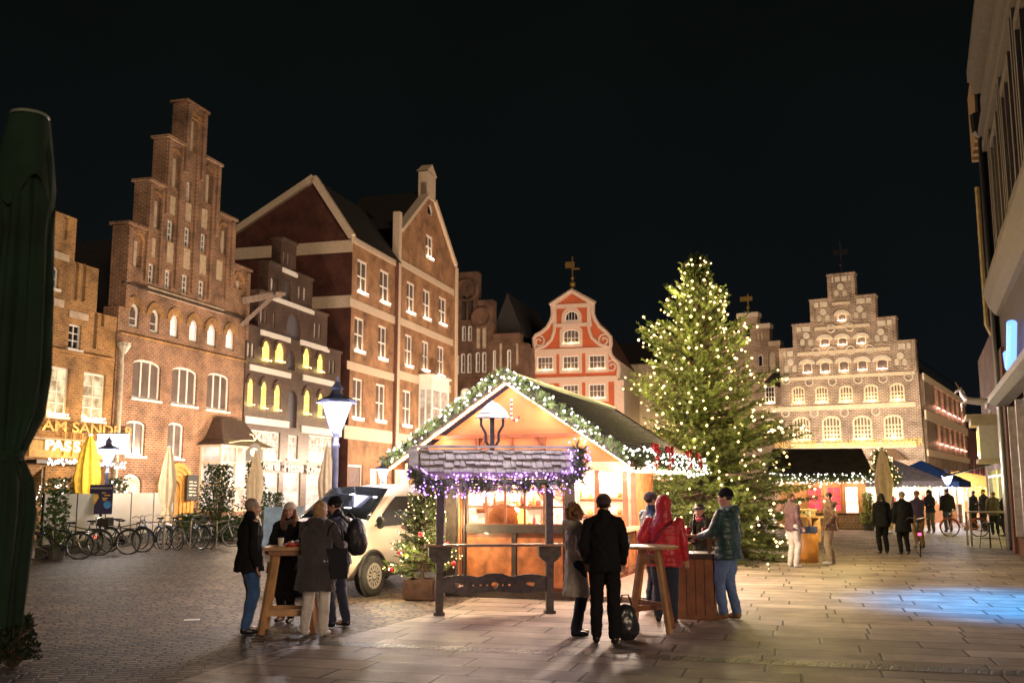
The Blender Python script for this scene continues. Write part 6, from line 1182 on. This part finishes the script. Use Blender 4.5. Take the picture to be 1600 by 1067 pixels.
m.add(vs, [(2 * i, 2 * ((i + 1) % 32), 2 * ((i + 1) % 32) + 1, 2 * i + 1) for i in range(32)]); m.build('top_flap', GC, t, True); MB().tube([(.1 * math.cos(a), .1 * math.sin(a), H + .005) for a in [2 * math.pi * i / 20 for i in range(21)]], .009, 6).build('top_ring', M('grey_cap', (.25, .3, .26), .5), t)
MB().lathe([(.1, -.03), (.105, 0), (.1, .03)], 20, (0, 0, H - 1.98)).build('tie_strap', GC, t)
# dark planting by the parasol
def shrub(loc, label, w_, h_, mat, seed, n=260, name='potted_shrub', leaf=.07, lights=None, pot=True, group=None, cat='plant'):
    rn = random.Random(seed); t = thing(name, label, cat, loc, 0, group); m = MB(); st = MB(); z0 = .3 if pot else .05
    for i in range(n):
        a = rn.uniform(0, 6.28); q = rn.random() ** .5; f = rn.random(); c = Vector((math.cos(a) * w_ * q * (1 - .5 * f), math.sin(a) * w_ * q * (1 - .5 * f), z0 + f * h_)); d = Vector((rn.uniform(-1, 1), rn.uniform(-1, 1), rn.uniform(-.5, 1))).normalized(); s = d.orthogonal().normalized() * leaf * .4
        m.add([c - s, c + d * leaf * .5 + s * .3 - s * .6, c + d * leaf, c + s], [(0, 1, 2, 3)])
        if i % 12 == 0: st.tube([(0, 0, z0 - .1), c * .5 + Vector((0, 0, z0 * .4)), c], .006, 4, False)
    m.build('foliage', mat, t); st.build('stems', BARK, t)
    if pot: MB().lathe([(w_ * .5, 0), (w_ * .65, .34), (w_ * .6, .34), (w_ * .55, .3)], 14).build('pot', M('dark_pot', (.04, .035, .03), .6), t)
    if lights:
        b = MB()
        for i in range(60): a = rn.uniform(0, 6.28); f = rn.random(); b.octa((math.cos(a) * w_ * (1 - .5 * f), math.sin(a) * w_ * (1 - .5 * f), z0 + f * h_), .025)
        b.build('light_string', lights, t)['kind'] = 'stuff'
    return t
LF = M('laurel_leaf', (.04, .08, .02), .45, var=.5, vs=9); LY = M('yellow_leaf', (.25, .32, .04), .5, var=.3)
shrub(base_at(40, 11), 'dark shrub low at the foot of the green parasol', .3, .45, M('dusky_leaf', (.012, .025, .01), .6), 31, 700, pot=False, leaf=.06)
shrub(base_at(92, 27), 'leafy shrub beside the green parasol in front of the barrier', .45, 1.5, LF, 32, 300, leaf=.14)
shrub(base_at(340, 36.5), 'bushy shrub in front of the bay window', .95, 2.4, LF, 33, 1500, leaf=.12, lights=None)
shrub(base_at(398, 37), 'thin shrub left of the bakery door', .6, 2.5, LF, 34, 700, leaf=.12)
shrub(base_at(300, 36), 'low round box bush left of the bay window', .9, .9, LF, 35, 1400, pot=False, leaf=.1); shrub(base_at(365, 36), 'low box bush right under the bay window', .8, .8, LF, 36, 1000, pot=False, leaf=.1); shrub(base_at(425, 38), 'low dark bush in front of the bakery door', .8, 1.4, LF, 37, 1000, leaf=.1)
shrub(base_at(1355, 45), 'yellow green shrub in a pot at the right of the hut', .42, 1.35, LY, 38, 900, leaf=.1)
for i, (x, l) in enumerate(((84, 'lit shrub at the left of the yellow parasol'), (184, 'purple lit shrub right of the lamp with the poster'), (112, 'lit shrub just left of the yellow parasol'))): shrub(base_at(x, 36), l, .8, 1.9, LF, 40 + i, 500, leaf=.14, lights=BULBW if i != 1 else E('lilac_bulb', (.85, .6, 1), 8))
# barrier of pale panels
a_, b_ = G(62, 872), G(268, 842); db = (b_ - a_); Lb = db.length; BP = M('frosted_panel', (.52, .5, .42), .4, var=.15, vs=1)
fn = thing('terrace_screen', 'low screen of pale frosted panels round the terrace, grimy at the bottom', 'barrier', a_, math.atan2(db.y, db.x)); zt_ = AT(100, 772, a_.y).z
for k in range(5): MB().box(Lb * k / 5 + .03, Lb * (k + 1) / 5 - .03, -.02, .02, .35, zt_).build('screen_panel', BP, fn); MB().box(Lb * k / 5 + .0, Lb * (k + 1) / 5 - .0, -.1, .14, 0, .35).build('planter_trough', M('dark_trough', (.05, .05, .035), .8, bump=.5), fn)
for k in range(6): MB().box(Lb * k / 5 - .025, Lb * k / 5 + .025, -.03, .03, .35, zt_ + .02).build('screen_post', METAL, fn)
# poster
pp = AT(158, 780, 30.5); ps = thing('event_poster', 'dark blue poster with gold picture on the lamp post', 'poster', (pp.x, 30.5, 0), R(4)); z0, z1 = AT(158, 803, 30.5).z, AT(158, 757, 30.5).z; hw = .34
MB().box(-hw, hw, -.02, .02, z0, z1).build('board', M('poster_blue', (.02, .015, .07), .5), ps); MB().box(-.035, .035, .02, .07, 0, z1).build('post', METAL, ps)
PG = M('poster_gold', (.7, .45, .08), .5); PB = M('poster_cyan', (.05, .25, .6), .5)
MB().panel([(-.28, z0 + .6), (-.1, z0 + .6), (-.06, z0 + .5), (-.14, z0 + .35), (-.2, z0 + .24), (-.26, z0 + .36), (-.31, z0 + .5)], [], -.028, -.021).build('picture', PG, ps)
for zz_, xx, ww in ((.62, .02, .12), (.55, .1, .17), (.46, .04, .16), (.41, .06, .1)): MB().box(xx, xx + ww, -.026, -.021, z0 + zz_, z0 + zz_ + .03).build('picture', PG, ps)
MB().lathe([(.12, 0), (.12, .006)], 8).build('picture', PB, ps).matrix_local = Matrix.Translation((.2, -.021, z0 + .28)) @ Matrix.Rotation(math.pi / 2, 4, 'X')
text('MASKENREDOUTE', 'lettering', .075, WHITE, ps, (0, -.025, z1 - .13), ext=.003)
# hanging signs
hs_ = thing('hanging_sign', 'grey arched inn sign with round emblem on a curled white bracket', 'sign', F2.o + F2.d * F2.S(318, 700)[0] + F2.n * 2.4 + Vector((0, 0, F2.S(330, 690)[1] - .3)), math.atan2(DS.y, DS.x) - math.pi / 2 + .3)
MB().tube([(-.9, 0, .2), (-.3, 0, .3), (.3, 0, .3), (.4, 0, .55), (.55, 0, .6)], .03, 6).build('bracket', CREAM, hs_); MB().tube([(.3, 0, .3), (.2, 0, .55), (.05, 0, .6)], .03, 6).build('bracket', CREAM, hs_)
MB().panel([(-.1, -.95), (.7, -.95), (.7, -.2), (.5, .1), (.3, .18), (.1, .1), (-.1, -.2)], [], -.03, .03, True).build('sign_board', M('sign_grey', (.07, .07, .07), .5), hs_); MB().lathe([(.2, 0), (.2, .01)], 16).build('emblem', CREAM, hs_).matrix_local = Matrix.Translation((.3, -.04, -.25)) @ Matrix.Rotation(math.pi / 2, 4, 'X'); text('WEYHERER', 'lettering', .15, CREAM, hs_, (.3, -.05, -.75), ext=.004)
s, z = F1.S(182, 710); lb = thing('light_box_sign', 'blank glowing white box sign above the shop at the left house', 'sign', AT(176, 709, 33.5), 0)
MB().box(-.5, .48, -.1, .1, -.0, .66).build('light_box', E('lightbox_white', (1, .93, .85), 1.3), lb); MB().box(-.53, .51, -.06, .06, .66, .7).build('frame', METAL, lb); plight(lb, (-.1, -.5, .3), 25, (1, .85, .65), .4)
cb_ = thing('chalkboard', 'small menu chalkboard right of the ochre doorway', 'sign', F2.o + F2.d * F2.S(290, 768)[0] + F2.n * .35 + Vector((0, 0, F2.S(290, 781)[1])), math.atan2(DS.y, DS.x)); MB().box(-.45, .45, -.03, .03, 0, 1.15).build('board', M('slate', (.03, .035, .035), .7), cb_)
for k in range(5): MB().box(-.3, -.05 + .1 * (k % 2), -.036, -.031, .2 + k * .15, .26 + k * .15).build('chalk_line', CREAM, cb_); MB().box(.05, .3 - .05 * (k % 3), -.036, -.031, .2 + k * .15, .24 + k * .15).build('chalk_line', CREAM, cb_)
# old crane beam between houses
cr = thing('hoist_beam', 'grey weathered hoist arm sticking out from the tall stepped house', 'hoist', F2.o + F2.d * F2.S(378, 470)[0] + Vector((0, 0, F2.S(378, 470)[1])), math.atan2(DS.y, DS.x))
MB().beam((0, 0, 0), (1.2, -1.6, .5), .3, .3).build('arm', M('grey_timber', (.26, .2, .17), .8, bump=.5), cr); MB().beam((0, 0, -1.3), (.9, -1.2, .25), .2, .2).build('strut', MATS['grey_timber'], cr); MB().beam((.4, -2, .35), (1.6, -1.0, .6), .5, .15).build('hood', MATS['grey_timber'], cr)
# a-boards by the van
for i, (x, Y, lab, mt_) in enumerate(((429, 33, 'blue and white folding board behind the beanie woman', M('board_blue', (.3, .42, .6), .5)), (462, 34, 'pale blue folding board left of the van', M('board_pale', (.4, .5, .62), .5)))):
    t = thing('folding_board', lab, 'sign', base_at(x, Y), .1); MB().beam((0, -.3, 0), (0, 0, 1.25), .6, .04, up=(0, 1, 0)).build('board', mt_, t); MB().beam((0, .3, 0), (0, 0, 1.24), .6, .04, up=(0, 1, 0)).build('board', WHITE, t)
# ================= BICYCLES =================
RUB = M('rubber', (.018, .018, .018), .7); CHR = M('chrome', (.4, .38, .36), .3, metal=.8, var=.1)
def bicycle(frame, label, loc, rz, group, basket=False):
    b = thing('bicycle', label, 'bicycle', loc, rz, group); r = .34
    for y in (-.53, .53):
        w_ = MB().tube([(0, y + r * math.cos(a), r + r * math.sin(a)) for a in [2 * math.pi * i / 28 for i in range(29)]], .019, 6, False).build('wheel', RUB, b, True)
        m = MB(); m.tube([(0, y + .315 * math.cos(a), r + .315 * math.sin(a)) for a in [2 * math.pi * i / 24 for i in range(25)]], .009, 5, False)
        for i in range(14): a = 2 * math.pi * i / 14; m.tube([(0, y, r), (0, y + .31 * math.cos(a), r + .31 * math.sin(a))], .003, 3, False)
        m.tube([(-.04, y, r), (.04, y, r)], .02, 8); m.build('spokes', CHR, w_)
        MB().tube([(0, y + .375 * math.cos(a), r + .375 * math.sin(a)) for a in [math.pi * (.0 + i / 10) for i in range(11)]], .022, 5, True, .4).build('mudguard', frame, b)
    H_, S_, B_ = Vector((0, .42, .92)), Vector((0, -.22, .78)), Vector((0, -.08, .3)); m = MB()
    for a, c in ((B_, (0, .38, .74)), (S_ + Vector((0, .03, -.06)), (0, .4, .84)), (B_, S_), ((0, -.53, r), B_), ((0, -.53, r), S_)): m.tube([a, c], .017, 6)
    m.tube([H_, (0, .38, .74), (0, .46, .5), (0, .53, r)], .016, 6); m.build('frame', frame, b)
    MB().tube([(-.28, .28, 1.0), (-.2, .36, 1.04), (0, .4, 1.0), (.2, .36, 1.04), (.28, .28, 1.0)], .013, 6).tube([(0, .4, 1.0), H_], .014, 6).build('handlebar', CHR, b)
    MB().tube([S_, (0, -.25, .92)], .012, 6).ell((0, -.27, .95), (.07, .13, .03)).ell((0, -.34, .95), (.1, .07, .035)).build('saddle', RUB, b, True)
    MB().tube([(0, -.75, .72), (0, -.3, .74)], .01, 5).box(-.06, .06, -.78, -.38, .72, .735).build('rack', METAL, b); MB().lathe([(.09, -.01), (.09, .01)], 16).build('crank', METAL, b).matrix_local = Matrix.Translation((.05, -.08, .3)) @ Matrix.Rotation(math.pi / 2, 4, 'Y')
    MB().ell((0, .5, .86), .045).build('headlamp', CHR, b, True)
    if basket: MB().box(-.17, .17, -.85, -.5, .75, 1.0).build('basket', M('wicker_dark', (.03, .025, .02), .8, bump=.8), b)
    return b
cf = [M('frame_black', (.015, .015, .018), .35), M('frame_silver', (.3, .28, .27), .35, metal=.5), M('frame_blue', (.02, .05, .12), .35), M('frame_olive', (.06, .07, .03), .35)]
gb = 'bicycles parked along the terrace screen'
for i, (x, y, a, c, l, bk) in enumerate(((90, 874, 100, 0, 'black bicycle with a red rear reflector nearest the green parasol', 0), (124, 868, 96, 3, 'dark upright bicycle just left of the poster', 0), (170, 866, 92, 0, 'black bicycle under the event poster', 0), (196, 862, -96, 0, 'black bicycle with a rear basket right of the poster', 1), (238, 858, 60, 2, 'dark blue bicycle leaning at the rail right of the basket bicycle', 0), (262, 858, 50, 1, 'silver bicycle in the middle of the rack cluster', 0), (292, 857, 66, 0, 'black bicycle in the rack before the low box bushes', 0), (313, 856, 48, 3, 'olive bicycle tangled with the one beside it', 0), (336, 854, -80, 1, 'silver bicycle with pale mudguards left of the black jacket man', 0), (420, 850, 30, 0, 'black bicycle seen between the man and the beanie woman', 0))):
    bb = bicycle(cf[c], l, G(x, y), R(a), gb, bk)
    if i == 0: MB().box(-.03, .03, -.93, -.9, .55, .62).build('rear_light', E('red_reflector', (1, .05, .02), 1.5), bb)
bicycle(M('frame_orange', (.7, .15, .03), .4), 'orange framed bicycle parked by the white bar rail', G(1508, 838), R(75), None); b2 = bicycle(cf[0], 'black bicycle being ridden by the person in mauve', G(1437, 868), R(-20), None); MB().box(-.04, .04, -.93, -.9, .6, .66).build('rear_light', E('rear_red', (1, .03, .1), 6), b2)
m = MB(); a = G(226, 858); 
for i in range(3):
    rk = MB().tube([(0, 0, 0), (0, 0, .85), (.8, .1, .85), (.8, .1, 0)], .025, 6).build('bike_rail', CHR, None); rk.location = G(212 + i * 42, 861 - i * 2); tag(rk, ('bent steel cycle rail beside the basket bicycle', 'bent steel cycle rail in the rack cluster', 'bent steel cycle rail before the box bushes')[i], 'cycle rail', 'steel cycle rails')
# bar rail and stool on the right
p = G(1519, 853); br_ = thing('bar_table', 'tall pale framed bar table under the black awning', 'table', p, R(-12)); 
for x, y in ((0, 0), (1.9, 0), (0, .6), (1.9, .6)): MB().box(x - .03, x + .03, y - .03, y + .03, 0, 1.07).build('leg', M('pale_frame', (.4, .33, .28), .5), br_)
MB().box(-.05, 1.95, -.05, .65, 1.07, 1.11).build('tabletop', MATS['pale_frame'], br_)
p = G(1548, 856); st_ = thing('bar_stool', 'metal bar stool beside the tall pale framed table', 'stool', p, .3)
for sx, sy in ((-1, -1), (1, -1), (-1, 1), (1, 1)): MB().tube([(sx * .22, sy * .22, 0), (sx * .14, sy * .14, .76)], .014, 6).build('leg', METAL, st_)
MB().box(-.17, .17, -.17, .17, .76, .79).build('seat', METAL, st_); MB().tube([(-.19, -.19, .3), (.19, -.19, .3), (.19, .19, .3), (-.19, .19, .3), (-.19, -.19, .3)], .01, 6).build('foot_ring', METAL, st_)
pa = MB().box(-.11, .11, -.07, .07, 0, .004).build('paper_scrap', WHITE); pa.location = G(300, 968); pa.rotation_euler = (0, 0, .3); tag(pa, 'white scrap of paper lying on the cobbles', 'litter')
# unicorn statue on the ledge (white, rearing forward)
us = FU.o + FU.d * 1.0 + FU.n * .8 + Vector((0, 0, 4.5)); un = MB()
un.tube([(-.75, 0, .95), (-.3, 0, .93), (.2, 0, .98), (.55, 0, 1.05)], [.16, .24, .22, .22], 12); un.tube([(.5, 0, 1.05), (.78, 0, 1.4), (.85, 0, 1.7)], [.2, .14, .1], 10); un.tube([(.8, 0, 1.72), (1.05, 0, 1.62), (1.2, 0, 1.5)], [.11, .085, .05], 10)
for s in (-1, 1): un.tube([(.5, s * .12, .95), (.85, s * .13, .8), (.8, s * .13, .45 + .1 * s)], [.1, .06, .04], 8); un.tube([(-.7, s * .12, .95), (-.62, s * .13, .5), (-.85, s * .13, .4), (-.72, s * .13, 0)], [.14, .08, .05, .05], 8); un.ell((.8, s * .06, 1.83), (.025, .02, .06))
un.tube([(-.85, 0, 1.0), (-1.1, 0, .85), (-1.15, 0, .45)], [.05, .07, .02], 8); uo = soft(un.build('unicorn_statue', M('white_statue', (.8, .78, .8), .5, var=.05), None, True), .03, 0); uo.location = us; uo.rotation_euler = (0, 0, R(165)); uo.scale = (.58, .58, .58); tag(uo, 'white unicorn statue on the ledge of the brick corner house', 'statue')
MB().tube([(.92, 0, 1.82), (1.15, 0, 2.25)], [.035, .005], 6).build('horn', M('gold_letters', (.5, .3, .06), .35), uo); MB().tube([(.86, 0, 1.8), (.7, 0, 1.6), (.55, 0, 1.25)], [.05, .07, .05], 6).build('mane', MATS['white_statue'], uo)
# font objects become plain meshes
for o in [o for o in bpy.data.objects if o.type == 'FONT']:
    me = bpy.data.meshes.new_from_object(o.evaluated_get(bpy.context.evaluated_depsgraph_get())) if False else None
dg = bpy.context.evaluated_depsgraph_get()
for o in [o for o in bpy.data.objects if o.type == 'FONT']:
    me = bpy.data.meshes.new_from_object(o.evaluated_get(dg)); n = bpy.data.objects.new(o.name.split('.')[0], me); COL.objects.link(n); n.parent = o.parent; n.location = o.location; n.rotation_euler = o.rotation_euler; n.scale = o.scale
    if not me.materials: me.materials.append(o.data.materials[0])
    bpy.data.objects.remove(o)
